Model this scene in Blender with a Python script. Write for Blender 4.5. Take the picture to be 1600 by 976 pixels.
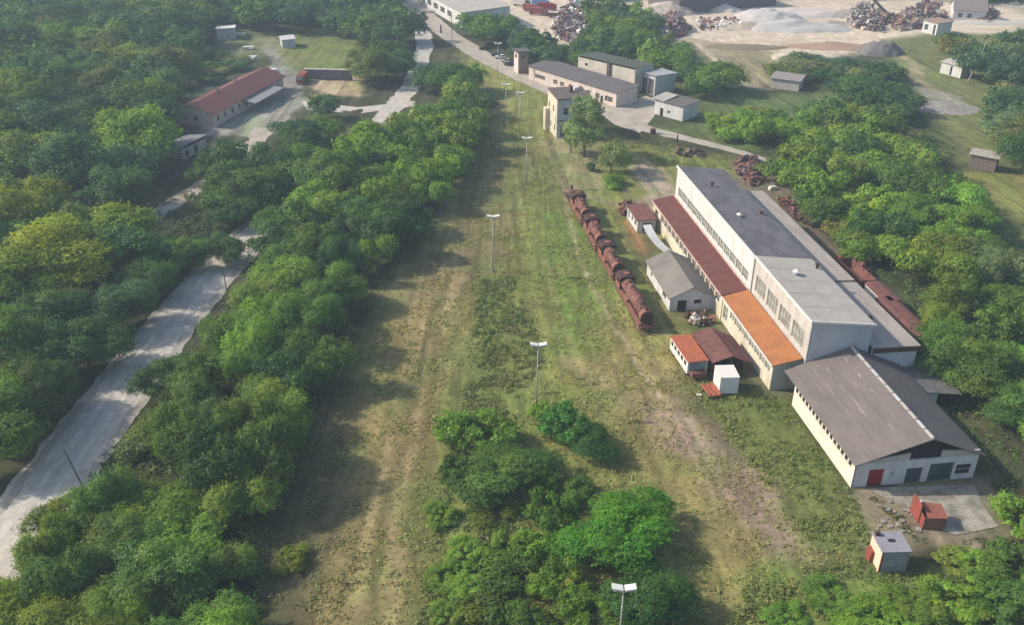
import bpy, math, random
import numpy as np
from mathutils import Matrix, Vector
for o in list(bpy.data.objects): bpy.data.objects.remove(o)
SC = bpy.context.scene
COL = SC.collection
R = math.radians
random.seed(7)
RNG = np.random.default_rng(11)

# ------------------------------------------------------------------ camera
CAM_H, FPX = 85.0, 1472.9
PITCH, ROLL = R(28.35), R(.8)
FW = np.array([0, math.cos(PITCH), -math.sin(PITCH)]); UP0 = np.array([0, math.sin(PITCH), math.cos(PITCH)]); RT0 = np.array([1., 0, 0])
RT = math.cos(ROLL) * RT0 + math.sin(ROLL) * UP0
UP = math.cos(ROLL) * UP0 - math.sin(ROLL) * RT0
cd = bpy.data.cameras.new('camera'); cam = bpy.data.objects.new('camera', cd); COL.objects.link(cam)
cd.sensor_width = 36; cd.lens = FPX / 1600 * 36; cd.clip_start = .5; cd.clip_end = 6000
M = Matrix(((RT[0], UP[0], -FW[0], 0), (RT[1], UP[1], -FW[1], 0), (RT[2], UP[2], -FW[2], CAM_H), (0, 0, 0, 1)))
cam.matrix_world = M
SC.camera = cam
SC.view_settings.view_transform = 'Standard'; SC.view_settings.look = 'None'
SC.view_settings.gamma = 1; SC.view_settings.use_curve_mapping = False
SC.view_settings.exposure = 0.28

# ------------------------------------------------------------------ light
SUN_EL, SUN_AZ = R(36), R(9)           # the sun stands left of the view, SUN_AZ towards the far side
W = bpy.data.worlds.new('World'); SC.world = W; W.use_nodes = True
nt = W.node_tree; nt.nodes.clear()
sky = nt.nodes.new('ShaderNodeTexSky'); sky.sky_type = 'NISHITA'; sky.sun_disc = False
sky.sun_elevation = SUN_EL; sky.sun_rotation = R(270) + SUN_AZ   # measured clockwise from +Y
sky.air_density = 1.3; sky.dust_density = 2.5; sky.ozone_density = 1.5
bg = nt.nodes.new('ShaderNodeBackground'); bg.inputs[1].default_value = .14
wo = nt.nodes.new('ShaderNodeOutputWorld')
nt.links.new(sky.outputs[0], bg.inputs[0]); nt.links.new(bg.outputs[0], wo.inputs[0])
sl = bpy.data.lights.new('sun', 'SUN'); sl.energy = 4.5; sl.angle = R(1.5); sl.color = (1, .885, .72)
sun = bpy.data.objects.new('sun', sl); COL.objects.link(sun)
sdir = Vector((-math.cos(SUN_EL) * math.cos(SUN_AZ), math.cos(SUN_EL) * math.sin(SUN_AZ), math.sin(SUN_EL)))
sun.rotation_euler = sdir.to_track_quat('Z', 'Y').to_euler(); sun.location = (-200, 200, 300)

# ------------------------------------------------------------------ calibration helpers
def G(px, py, z=0.):
    """world point at height z seen at photo pixel px,py (only used to survey where things stand)"""
    d = FPX * FW + (px - 800) * RT - (py - 488) * UP
    t = (CAM_H - z) / -d[2]
    return (d[0] * t, d[1] * t)
def GP(pts, z=0.): return np.array([G(x, y, z) for x, y in pts])

# ------------------------------------------------------------------ noise (numpy value noise)
_perm = np.random.default_rng(3).random((256, 256))
def vnoise(x, y):
    xi = np.floor(x).astype(int); yi = np.floor(y).astype(int); fx = x - xi; fy = y - yi
    fx = fx * fx * (3 - 2 * fx); fy = fy * fy * (3 - 2 * fy)
    a = _perm[xi % 256, yi % 256]; b = _perm[(xi + 1) % 256, yi % 256]; c = _perm[xi % 256, (yi + 1) % 256]; d = _perm[(xi + 1) % 256, (yi + 1) % 256]
    return (a * (1 - fx) + b * fx) * (1 - fy) + (c * (1 - fx) + d * fx) * fy
def fbm(x, y, o=4):
    s = 0; a = .5; t = 0
    for i in range(o):
        s = s + a * vnoise(x * 2 ** i + 17.3 * i, y * 2 ** i + 9.1 * i); t += a; a *= .5
    return s / t

# ------------------------------------------------------------------ materials
MATS = {}
def mat(name, col, rough=.85, var=.25, scale=1.5, col2=None, bump=.0, bscale=8, spec=.3, metal=0, streak=None, mixpos=(.4, .65)):
    """procedural surface: base colour broken up by two scales of noise, a second colour in patches, optional streaks"""
    if name in MATS: return MATS[name]
    m = bpy.data.materials.new(name); m.use_nodes = True; n = m.node_tree.nodes; l = m.node_tree.links
    b = n['Principled BSDF']; b.inputs['Roughness'].default_value = rough; b.inputs['Metallic'].default_value = metal
    b.inputs['Specular IOR Level'].default_value = spec
    tc = n.new('ShaderNodeTexCoord')
    n1 = n.new('ShaderNodeTexNoise'); n1.inputs['Scale'].default_value = scale; n1.inputs['Detail'].default_value = 6
    n1.inputs['Roughness'].default_value = .65
    if streak:
        mp = n.new('ShaderNodeMapping'); mp.inputs['Scale'].default_value = streak; l.new(tc.outputs['Object'], mp.inputs[0]); l.new(mp.outputs[0], n1.inputs[0])
    else: l.new(tc.outputs['Object'], n1.inputs[0])
    r1 = n.new('ShaderNodeMapRange'); r1.inputs[1].default_value = mixpos[0]; r1.inputs[2].default_value = mixpos[1]; l.new(n1.outputs[0], r1.inputs[0])
    mx = n.new('ShaderNodeMix'); mx.data_type = 'RGBA'
    c2 = col2 or tuple(c * (1 - var * 1.6) for c in col)
    mx.inputs[6].default_value = (*col, 1); mx.inputs[7].default_value = (*c2, 1); l.new(r1.outputs[0], mx.inputs[0])
    n2 = n.new('ShaderNodeTexNoise'); n2.inputs['Scale'].default_value = scale * 5; n2.inputs['Detail'].default_value = 4; l.new(tc.outputs['Object'], n2.inputs[0])
    r2 = n.new('ShaderNodeMapRange'); r2.inputs[3].default_value = 1 - var; r2.inputs[4].default_value = 1 + var; l.new(n2.outputs[0], r2.inputs[0])
    hv = n.new('ShaderNodeHueSaturation'); l.new(mx.outputs[2], hv.inputs['Color']); l.new(r2.outputs[0], hv.inputs['Value'])
    l.new(hv.outputs[0], b.inputs['Base Color'])
    if bump:
        n3 = n.new('ShaderNodeTexNoise'); n3.inputs['Scale'].default_value = bscale; n3.inputs['Detail'].default_value = 5; l.new(tc.outputs['Object'], n3.inputs[0])
        bp = n.new('ShaderNodeBump'); bp.inputs['Strength'].default_value = bump; bp.inputs['Distance'].default_value = .1; l.new(n3.outputs[0], bp.inputs['Height']); l.new(bp.outputs[0], b.inputs['Normal'])
    MATS[name] = m; return m
def corrugated(name, col, col2, axis=0, pitch=.9, line=.35, **k):
    """sheet roofing: ribs as bump and faint sheet joints"""
    if name in MATS: return MATS[name]
    m = mat(name, col, col2=col2, **k); n = m.node_tree.nodes; l = m.node_tree.links; b = n['Principled BSDF']
    tc = n.new('ShaderNodeTexCoord'); mp = n.new('ShaderNodeMapping'); l.new(tc.outputs['Object'], mp.inputs[0])
    wv = n.new('ShaderNodeTexWave'); wv.bands_direction = 'XYZ'[axis]; wv.inputs['Scale'].default_value = .314 / pitch; wv.inputs['Distortion'].default_value = .15
    l.new(mp.outputs[0], wv.inputs[0])
    bp = n.new('ShaderNodeBump'); bp.inputs['Strength'].default_value = .18; bp.inputs['Distance'].default_value = .08; l.new(wv.outputs['Fac'], bp.inputs['Height'])
    l.new(bp.outputs[0], b.inputs['Normal'])
    src = b.inputs['Base Color'].links[0].from_socket
    mr = n.new('ShaderNodeMapRange'); mr.inputs[1].default_value = 0; mr.inputs[2].default_value = .12; mr.inputs[3].default_value = 1 - line; mr.inputs[4].default_value = 1; l.new(wv.outputs['Fac'], mr.inputs[0])
    mm = n.new('ShaderNodeMix'); mm.data_type = 'RGBA'; mm.blend_type = 'MULTIPLY'; mm.inputs[0].default_value = 1; l.new(src, mm.inputs[6]); l.new(mr.outputs[0], mm.inputs[7])
    l.new(mm.outputs[2], b.inputs['Base Color'])
    return m

white_wall = mat('white_wall', (.60, .60, .61), var=.07, scale=.6, col2=(.49, .485, .48), streak=(1, 1, .25), bump=.1)
cream_wall = mat('cream_wall', (.62, .57, .46), var=.11, scale=.7, col2=(.47, .42, .33), streak=(1, 1, .25))
pale_wall = mat('pale_wall', (.49, .47, .445), var=.10, scale=.6, col2=(.39, .37, .345), streak=(1, 1, .3))
grey_wall = mat('grey_wall', (.50, .51, .54), var=.08, scale=.5, col2=(.43, .44, .46), streak=(1, 1, .25))
pink_wall = mat('pink_wall', (.62, .54, .50), var=.14, scale=.6, col2=(.50, .42, .38), streak=(1, 1, .3))
dark_roof = mat('dark_felt_roof', (.140, .138, .155), var=.16, scale=.45, col2=(.098, .096, .108), streak=(1, .5, 1), mixpos=(.42, .6))
pale_roof = mat('pale_felt_roof', (.41, .385, .355), var=.13, scale=.5, col2=(.30, .28, .255), mixpos=(.35, .75))
annex_roof = mat('grey_brown_roof', (.36, .32, .29), var=.10, scale=.5, col2=(.28, .25, .225), streak=(1, .3, 1))
grey_roof = corrugated('grey_sheet_roof', (.195, .185, .168), (.145, .138, .125), axis=1, pitch=1.1, line=.05, var=.15, scale=.35, streak=(.25, 1, 1))
brown_roof = corrugated('brown_grey_sheet_roof', (.175, .152, .142), (.135, .118, .112), axis=0, pitch=1.0, line=.04, var=.08, scale=.35, streak=(1, .35, 1))
rust_roof = corrugated('rusty_red_roof', (.115, .040, .037), (.165, .078, .068), axis=1, pitch=1.2, line=.2, var=.22, scale=.55, mixpos=(.5, .8))
orange_roof = corrugated('orange_sheet_roof', (.37, .150, .055), (.30, .120, .052), axis=1, pitch=.8, line=.08, var=.09, scale=.45)
plum_roof = corrugated('faded_plum_roof', (.19, .080, .070), (.11, .050, .045), axis=1, pitch=1.0, line=.2, var=.2, scale=.7)
tile_roof = corrugated('red_tile_roof', (.165, .062, .055), (.12, .052, .05), axis=1, pitch=.6, line=.12, var=.12, scale=.6)
glass = mat('dull_glass', (.17, .20, .18), rough=.3, var=.4, scale=.9, col2=(.34, .36, .33), spec=.5)
dark_glass = mat('dark_glass', (.03, .035, .04), rough=.2, var=.3, spec=.5)
frame_m = mat('pale_frame', (.55, .52, .46), var=.12)
dark_m = mat('dark_void', (.02, .02, .022), rough=.9)
rust = mat('rusty_iron', (.20, .082, .060), rough=.9, var=.3, scale=1.6, col2=(.30, .16, .12), bump=.2, mixpos=(.45, .7))
rust_pink = mat('pale_rusted_iron', (.22, .098, .080), rough=.85, var=.35, scale=.9, col2=(.075, .035, .03), bump=.15)
soot = mat('sooty_iron', (.035, .022, .022), rough=.9, var=.4, scale=2, col2=(.09, .04, .035))
maroon = corrugated('maroon_sheet', (.17, .045, .04), (.22, .08, .065), axis=1, pitch=.9, line=.2, var=.15, scale=1)
red_paint = mat('red_paint', (.28, .06, .042), rough=.7, var=.3, scale=1.2, col2=(.18, .06, .045))
orange_paint = mat('orange_paint', (.42, .115, .05), rough=.7, var=.2, scale=1.2, col2=(.27, .09, .055))
deep_red = mat('deep_red_paint', (.28, .015, .02), rough=.6, var=.12, scale=1)
white_paint = mat('white_paint', (.66, .65, .63), rough=.6, var=.07, scale=1, col2=(.64, .61, .57))
teal = mat('teal_paint', (.045, .085, .085), rough=.6, var=.2, scale=1)
metal = mat('galvanised_metal', (.45, .45, .44), rough=.55, var=.15, scale=1.5, metal=.3)
lamp_white = mat('lamp_cover', (.72, .71, .68), rough=.45, var=.04)
wood = mat('weathered_wood', (.17, .13, .10), var=.25, scale=3, streak=(4, 4, .4))
bark = mat('bark', (.10, .08, .06), var=.35, scale=5, bump=.4)
concrete = mat('concrete_slab', (.34, .32, .28), var=.25, scale=.5, col2=(.16, .15, .12), bump=.2, bscale=3)
gravel_road = mat('gravel_road', (.50, .465, .42), var=.2, scale=.5, col2=(.36, .335, .30), bump=.3, bscale=4, streak=(1, .6, 1))
pale_road = mat('pale_dirt_road', (.42, .375, .325), var=.14, scale=.2, col2=(.31, .275, .235), bump=.2, bscale=3)
sand = mat('sand_heap', (.50, .43, .36), var=.12, scale=.2, col2=(.33, .28, .235), bump=.3, bscale=2)
gravel = mat('gravel_heap', (.30, .28, .26), var=.2, scale=.5, col2=(.20, .185, .17), bump=.5, bscale=3)
brick = mat('old_brick', (.25, .17, .13), var=.2, scale=1.5, col2=(.32, .24, .19))
blue_glass = mat('bluish_windscreen', (.16, .24, .30), rough=.2, var=.3, spec=.6)
rubber = mat('rubber', (.02, .02, .02), rough=.9)
navy = mat('navy_paint', (.03, .045, .08), rough=.5)

# ------------------------------------------------------------------ mesh builder
class MB:
    def __init__(s): s.v = []; s.f = []; s.mi = []; s.mats = []
    def _m(s, m):
        if m not in s.mats: s.mats.append(m)
        return s.mats.index(m)
    def add(s, vs, fs, m):
        k = len(s.v); i = s._m(m); s.v += [tuple(map(float, q)) for q in vs]
        for f in fs: s.f.append(tuple(k + j for j in f)); s.mi.append(i)
    def box(s, x0, x1, y0, y1, z0, z1, m):
        vs = [(x0, y0, z0), (x1, y0, z0), (x1, y1, z0), (x0, y1, z0), (x0, y0, z1), (x1, y0, z1), (x1, y1, z1), (x0, y1, z1)]
        s.add(vs, [(0, 3, 2, 1), (4, 5, 6, 7), (0, 1, 5, 4), (1, 2, 6, 5), (2, 3, 7, 6), (3, 0, 4, 7)], m); return s
    def slab(s, q, t, m):
        """four top corners (ccw from above), thickness t downward"""
        a = [tuple(p) for p in q]; b = [(p[0], p[1], p[2] - t) for p in q]; n = len(q)
        fs = [tuple(range(n)), tuple(range(2 * n - 1, n - 1, -1))] + [(i, i + n, (i + 1) % n + n, (i + 1) % n) for i in range(n)]
        s.add(a + b, fs, m); return s
    def tube(s, p0, p1, r0, r1, m, n=10, caps=True):
        p0 = Vector(p0); p1 = Vector(p1); d = (p1 - p0).normalized()
        u = d.orthogonal().normalized(); w = d.cross(u)
        vs = []
        for p, r in ((p0, r0), (p1, r1)):
            for i in range(n):
                a = 2 * math.pi * i / n; vs.append(p + u * math.cos(a) * r + w * math.sin(a) * r)
        fs = [(i, (i + 1) % n, (i + 1) % n + n, i + n) for i in range(n)]
        if caps: fs += [tuple(range(n - 1, -1, -1)), tuple(range(n, 2 * n))]
        s.add(vs, fs, m); return s
    def prism(s, prof, axis, a0, a1, m):
        """profile in the plane across axis: axis 'y' -> prof (x,z); axis 'x' -> prof (y,z)"""
        f = (lambda p, a: (p[0], a, p[1])) if axis == 'y' else (lambda p, a: (a, p[0], p[1]))
        n = len(prof); vs = [f(p, a0) for p in prof] + [f(p, a1) for p in prof]
        s.add(vs, [tuple(range(n)), tuple(range(2 * n - 1, n - 1, -1))] + [(i, i + n, (i + 1) % n + n, (i + 1) % n) for i in range(n)], m); return s
    def build(s, name, parent=None, smooth=False, loc=None, rz=0):
        me = bpy.data.meshes.new(name); me.from_pydata(s.v, [], s.f)
        for m in s.mats: me.materials.append(m)
        me.polygons.foreach_set('material_index', s.mi)
        import bmesh
        bm = bmesh.new(); bm.from_mesh(me); bmesh.ops.recalc_face_normals(bm, faces=bm.faces); bm.to_mesh(me); bm.free()
        if smooth: me.polygons.foreach_set('use_smooth', [True] * len(me.polygons))
        me.update()
        o = bpy.data.objects.new(name, me); COL.objects.link(o)
        if parent: o.parent = parent
        if loc is not None: o.location = loc; o.rotation_euler.z = rz
        return o
def thing(name, label, cat, loc, rz=0, group=None):
    o = bpy.data.objects.new(name, None); COL.objects.link(o); o.empty_display_size = .5
    o.location = (loc[0], loc[1], loc[2] if len(loc) > 2 else 0); o.rotation_euler = (0, 0, rz)
    o['label'] = label; o['category'] = cat
    if group: o['group'] = group
    return o
def tag(o, label, cat, group=None):
    o['label'] = label; o['category'] = cat
    if group: o['group'] = group
    return o
def copy_tree(o, parent=None):
    c = o.copy(); COL.objects.link(c); c.parent = parent
    for ch in list(o.children): copy_tree(ch, c)
    return c
def wall(name, parent, p0, p1, z0, z1, m, openings=(), t=.3, winmat=None, frame=None, kind='window', setback=.18, bars=1):
    """straight wall from p0 to p1 (local xy) with real openings; each opening gets a frame and a set-back pane.
    openings: (s0, s1, za, zb[, kind[, material]])"""
    p0 = Vector((*p0, 0)); p1 = Vector((*p1, 0)); L = (p1 - p0).length; d = (p1 - p0) / L; nrm = Vector((d.y, -d.x, 0))   # outward = right of direction
    def P(s, o, z): q = p0 + d * s + nrm * o; return (q.x, q.y, z)
    def bx(mb, s0, s1, o0, o1, za, zb, mm):
        vs = [P(s0, o0, za), P(s1, o0, za), P(s1, o1, za), P(s0, o1, za), P(s0, o0, zb), P(s1, o0, zb), P(s1, o1, zb), P(s0, o1, zb)]
        mb.add(vs, [(0, 3, 2, 1), (4, 5, 6, 7), (0, 1, 5, 4), (1, 2, 6, 5), (2, 3, 7, 6), (3, 0, 4, 7)], mm)
    mb = MB(); cuts = sorted({0., L} | {o[0] for o in openings} | {o[1] for o in openings})
    for a, b in zip(cuts[:-1], cuts[1:]):
        mid = (a + b) / 2; z = z0
        for o in sorted([o for o in openings if o[0] < mid < o[1]], key=lambda o: o[2]):
            if o[2] > z: bx(mb, a, b, -t, 0, z, o[2], m)
            z = o[3]
        if z1 > z: bx(mb, a, b, -t, 0, z, z1, m)
    w = mb.build(name, parent)
    for o in openings:
        k = o[4] if len(o) > 4 else kind; pm = o[5] if len(o) > 5 else (winmat or dark_glass); fm = frame or frame_m
        s0, s1, za, zb = o[:4]; fr = MB(); fw = .09
        bx(fr, s0, s0 + fw, -setback - .04, -setback + .06, za, zb, fm); bx(fr, s1 - fw, s1, -setback - .04, -setback + .06, za, zb, fm)
        bx(fr, s0 + fw, s1 - fw, -setback - .04, -setback + .06, zb - fw, zb, fm)
        if k == 'window':
            bx(fr, s0 + fw, s1 - fw, -setback - .04, -setback + .06, za, za + fw, fm)
            nb = max(1, int(round((s1 - s0) / 1.1))) if bars else 1
            for i in range(1, nb):
                c = s0 + (s1 - s0) * i / nb; bx(fr, c - .04, c + .04, -setback - .03, -setback + .05, za + fw, zb - fw, fm)
            if zb - za > 1.4: bx(fr, s0 + fw, s1 - fw, -setback - .02, -setback + .04, (za + zb) / 2 - .03, (za + zb) / 2 + .03, fm)
        fo = fr.build(k if k != 'window' else 'window', parent)
        pn = MB(); bx(pn, s0 + .02, s1 - .02, -setback - .10, -setback - .05, za + .02, zb - .02, pm)
        pn.build('pane' if k == 'window' else 'door_leaf', fo)
    return w

# ------------------------------------------------------------------ landcover on one ground sheet
def seg_dist(P, a, b):
    d = b - a; t = np.clip(((P - a) @ d) / (d @ d), 0, 1); return np.linalg.norm(P - a - t[:, None] * d, axis=1)
def poly_sd(P, poly):
    poly = np.asarray(poly); D = np.full(len(P), 1e9); ins = np.zeros(len(P), bool)
    for i in range(len(poly)):
        a, b = poly[i], poly[(i + 1) % len(poly)]
        D = np.minimum(D, seg_dist(P, a, b))
        c = ((a[1] > P[:, 1]) != (b[1] > P[:, 1])); 
        with np.errstate(divide='ignore', invalid='ignore'): xx = (b[0] - a[0]) * (P[:, 1] - a[1]) / (b[1] - a[1]) + a[0]
        ins ^= c & (P[:, 0] < xx)
    return np.where(ins, -D, D)
def line_d(P, pts):
    D = np.full(len(P), 1e9)
    for a, b in zip(pts[:-1], pts[1:]): D = np.minimum(D, seg_dist(P, a, b))
    return D
C_DRY = (.262, .208, .095); C_GRN = (.17, .225, .055); C_OLV = (.192, .200, .060); C_SOIL = (.055, .062, .030); C_DIRT = (.26, .205, .145)
C_PINK = (.27, .20, .155); C_SAND = (.56, .475, .375); C_YEL = (.19, .19, .055); C_LAWN = (.15, .18, .055); C_GREY = (.26, .245, .225); C_TAN = (.29, .25, .16)
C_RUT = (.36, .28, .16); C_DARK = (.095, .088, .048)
LAYERS = [
 # (kind, px points, colour, feather m, strength, half width for lines)
 ('p', [(560, 976), (500, 700), (600, 450), (700, 330), (740, 200), (720, 80), (860, 140), (960, 240), (1180, 260), (1240, 400), (1000, 600), (1300, 976)], C_OLV, 4, 1, 0),
 ('p', [(480, 1050), (470, 800), (520, 650), (600, 480), (690, 380), (760, 380), (740, 520), (700, 700), (640, 850), (640, 1050)], (.215, .172, .078), 5, .92, 0),
 ('p', [(600, 470), (680, 370), (745, 200), (730, 110), (790, 160), (810, 300), (800, 420), (700, 480)], (.17, .145, .08), 4, .7, 0),
 ('p', [(390, 900), (420, 650), (520, 540), (560, 600), (540, 850), (470, 950)], C_DARK, 4, .85, 0),  # dark band paints the shade beside the tree belt into the ground
 ('l', [(610, 1000), (620, 800), (650, 640), (690, 490), (730, 420)], C_RUT, 1.0, .55, .9),
 ('l', [(560, 1000), (585, 800), (625, 620), (668, 480), (700, 400)], C_RUT, .9, .5, .5),
 ('l', [(580, 1000), (602, 810), (638, 630), (680, 480), (716, 400)], C_SOIL, .6, .4, .3),
 ('l', [(640, 1000), (650, 810), (676, 640), (712, 490), (748, 400)], C_SOIL, .7, .35, .4),
 ('l', [(640, 540), (680, 520), (665, 600), (650, 560)], C_SOIL, 1.0, .6, .6),
 ('p', [(660, 1000), (680, 700), (740, 500), (770, 420), (850, 560), (830, 760), (850, 1000)], (.15, .185, .052), 4, .9, 0),
 ('p', [(845, 330), (900, 320), (965, 500), (960, 560), (880, 560), (840, 440)], (.135, .195, .045), 4, .95, 0),
 ('p', [(800, 200), (840, 220), (900, 320), (850, 330), (800, 300)], (.12, .135, .055), 3, .6, 0),
 ('p', [(960, 470), (1060, 510), (1060, 640), (1300, 880), (1250, 1000), (1120, 1000), (1060, 800), (900, 620)], C_DRY, 7, .65, 0),
 ('p', [(1010, 620), (1090, 640), (1190, 740), (1280, 860), (1230, 880), (1140, 780), (1040, 690)], C_PINK, 3.0, .85, 0),
 ('l', [(880, 560), (940, 600), (1000, 640), (1060, 700)], C_PINK, 1.5, .4, 1.2),
 ('p', [(1060, 600), (1230, 610), (1340, 790), (1400, 900), (1280, 860), (1180, 730), (1080, 640)], (.13, .155, .045), 3, .95, 0),
 ('p', [(1150, 1000), (1200, 890), (1400, 910), (1620, 880), (1650, 1000)], C_GRN, 3, .9, 0),
 ('l', [(868, 255), (885, 320), (906, 400), (925, 450), (960, 505), (1000, 570), (1030, 620)], (.36, .30, .20), .6, .85, .4),
 ('l', [(845, 380), (862, 450), (890, 540), (930, 620)], C_RUT, .6, .45, .3),
 ('l', [(1080, 620), (1130, 690), (1200, 780), (1250, 850)], C_DIRT, 1.2, .5, .5),
 ('p', [(830, 210), (930, 215), (960, 300), (905, 300), (860, 250)], C_TAN, 3, .6, 0),
 ('p', [(970, 235), (1000, 240), (1050, 292), (1058, 322), (1020, 330), (975, 322), (1010, 300), (985, 268)], (.36, .28, .22), 2.0, .95, 0),
 ('l', [(862, 245), (880, 285), (905, 305), (960, 320), (1010, 318), (1045, 300)], C_DIRT, 1.5, .85, 1.2),
 ('l', [(1045, 300), (1010, 275), (985, 250)], (.32, .26, .20), 2, .8, 1.8),
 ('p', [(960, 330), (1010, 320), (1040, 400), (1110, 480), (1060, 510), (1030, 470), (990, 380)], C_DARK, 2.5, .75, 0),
 ('l', [(975, 345), (992, 365), (1005, 392)], (.34, .17, .08), 1.0, .6, 1.2),
 ('p', [(930, 200), (1000, 225), (1170, 250), (1150, 262), (1050, 250), (950, 260)], C_OLV, 3, .8, 0),
 ('p', [(1140, 240), (1230, 260), (1290, 370), (1350, 430), (1450, 540), (1400, 520), (1200, 310), (1150, 290)], (.16, .125, .10), 2.5, .9, 0),
 ('p', [(1100, 490), (1200, 610), (1235, 615), (1150, 480)], (.17, .15, .10), 1.5, .7, 0),
 ('p', [(1350, 760), (1330, 790), (1370, 850), (1500, 850), (1600, 860), (1560, 740)], (.25, .21, .15), 1.5, .7, 0),
 ('p', [(1020, 200), (1090, 190), (1150, 135), (1215, 150), (1330, 140), (1200, 232), (1150, 238)], (.11, .15, .05), 4, .9, 0),
 ('p', [(1045, 105), (1130, 120), (1150, 150), (1080, 190), (1040, 140)], (.11, .14, .05), 4, .9, 0),
 # far yards and quarry
 ('p', [(745, -40), (745, 0), (830, 60), (870, 70), (930, 75), (1020, 70), (1080, 60), (1150, 130), (1190, 140), (1200, 100), (1330, 85), (1380, 70), (1420, 60), (1480, 50), (1620, 60), (1620, 8), (1400, -4), (1400, -40)], C_SAND, 4, .95, 0),
 ('p', [(1080, 62), (1180, 72), (1230, 100), (1200, 140), (1130, 130)], C_TAN, 4, .85, 0),
 ('p', [(1130, 72), (1220, 72), (1220, 120), (1150, 125)], (.21, .19, .10), 5, .6, 0),
 ('p', [(1380, 62), (1480, 50), (1620, 60), (1620, 260), (1500, 250), (1440, 150), (1390, 100)], (.15, .17, .062), 5, .9, 0),
 ('l', [(1400, 80), (1430, 105), (1440, 130), (1470, 150), (1500, 175)], C_TAN, 2, .85, 2.5),
 ('p', [(1430, 130), (1500, 150), (1515, 178), (1460, 175)], C_GREY, 2, .8, 0),
 ('p', [(1500, 265), (1640, 265), (1640, 400), (1560, 360)], C_YEL, 4, .95, 0),
 ('l', [(1090, 70), (1120, 95), (1160, 130)], C_SAND, 1.5, .7, 1.5),
 ('l', [(1060, 65), (1200, 66), (1340, 58)], (.46, .39, .30), 1.2, .7, 1.5),
 ('p', [(1400, -30), (1400, -2), (1620, 10), (1620, -30)], C_GRN, 4, .9, 0),
 # left yard, lawn
 ('p', [(300, 210), (430, 100), (400, 60), (440, 60), (480, 130), (480, 160), (420, 215)], C_GREY, 2, .95, 0),
 ('p', [(430, 60), (470, 40), (560, 55), (560, 110), (470, 110), (440, 100)], C_LAWN, 3, .95, 0),
 ('p', [(330, 30), (420, 30), (430, 70), (400, 90), (340, 75)], (.17, .19, .09), 3, .8, 0),
 ('p', [(480, 118), (560, 118), (570, 150), (500, 150)], (.42, .32, .22), 2, .85, 0),
 ('p', [(250, 110), (330, 70), (400, 85), (400, 100), (290, 160)], (.10, .13, .075), 4, .8, 0),
 ('l', [(170, 385), (225, 345), (270, 318), (315, 292), (370, 240)], (.36, .31, .25), 1.2, .9, 2.6),
]
def layers_world():
    out = []
    for L in LAYERS: out.append((L[0], GP(L[1]), np.array(L[2]), L[3], L[4], L[5]))
    return out
LW = layers_world()
ROADS = {
 'main': dict(px=[(-150, 1010), (-40, 900), (45, 805), (125, 695), (195, 600), (265, 508), (335, 425), (400, 360)], w=11.5),
}
road1 = np.vstack([GP(ROADS['main']['px']), [[-50, 225], [-41, 270], [-35, 320], [-36, 380], [-48, 470], [-60, 600]]])
road2 = GP([(560, -60), (610, -25), (650, 12), (700, 55), (760, 92), (830, 126), (900, 155), (955, 180), (1010, 203), (1080, 218), (1150, 236), (1200, 252)])
road2w = np.array([10, 10, 9.5, 9, 9, 9.5, 10, 8, 5.5, 4.2, 3.6, 3.0])
yard_poly = GP([(915, 158), (960, 166), (1010, 150), (1035, 160), (1020, 185), (1000, 208), (960, 195)])
def cover(P):
    """base colour of the ground at world points"""
    x, y = P[:, 0], P[:, 1]
    n1 = fbm(x / 9, y / 9); n2 = fbm(x / 3 + 40, y / 3); n3 = fbm(x / 1.1 + 90, y / 2.2, 3)
    Q = P + np.stack([fbm(x / 5 + 5, y / 5) - .5, fbm(x / 5 + 55, y / 5 + 9) - .5], 1) * 7
    Q2 = P + np.stack([fbm(x / 6 + 5, y / 14) - .5, fbm(x / 5 + 55, y / 5 + 9) - .5], 1) * 1.6
    col = np.tile(np.array(C_SOIL), (len(P), 1)) * (.8 + .5 * n1[:, None])
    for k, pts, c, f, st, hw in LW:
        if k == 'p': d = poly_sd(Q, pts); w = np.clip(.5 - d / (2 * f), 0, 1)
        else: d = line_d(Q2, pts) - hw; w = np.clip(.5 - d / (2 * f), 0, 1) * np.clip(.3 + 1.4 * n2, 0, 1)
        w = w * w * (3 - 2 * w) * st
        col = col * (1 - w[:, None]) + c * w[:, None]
    # patchiness: greener and drier patches, streaks running with the old tracks
    near = np.clip((420 - y) / 60, 0, 1)
    u = x + np.clip((x + 15) / 40, 0, 1) * .14 * (y - 80)
    st = fbm(u / 1.1, y / 30 + 3, 4); patch = fbm(x / 6 + 200, y / 8 + 31)
    g = np.clip((patch - .52) * 4, 0, 1) * .38 * near; dr = np.clip((.45 - patch) * 4, 0, 1) * .22 * near
    lum = col.mean(1, keepdims=True)
    col = col * (1 - g[:, None]) + np.array([.72, 1.22, .30]) * lum * g[:, None]
    col = col * (1 - dr[:, None]) + np.array([1.42, 1.05, .60]) * lum * dr[:, None]
    v = (.72 + .56 * n2) * (.80 + .40 * n3) * (1 + near * (st - .5) * 1.1)
    return np.clip(col * v[:, None], .01, .8)
def axis_coords(lo, hi, step, far, grow=1.25):
    c = list(np.arange(lo, hi, step)); s = step; a = c[0]; pre = []
    while a > -far: s *= grow; a -= s; pre.append(a)
    s = step; b = c[-1]; post = []
    while b < far: s *= grow; b += s; post.append(b)
    return np.array(pre[::-1] + c + post)
gx = axis_coords(-150, 160, .7, 3500); 
ys = [40.]; 
while ys[-1] < 560: ys.append(ys[-1] + max(.6, ys[-1] / 260))
yy = ys[-1]; s = 2
while yy < 3500: s *= 1.25; yy += s; ys.append(yy)
yy = 40.; s = 2; pre = []
while yy > -1500: s *= 1.4; yy -= s; pre.append(yy)
gy = np.array(pre[::-1] + ys)
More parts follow.
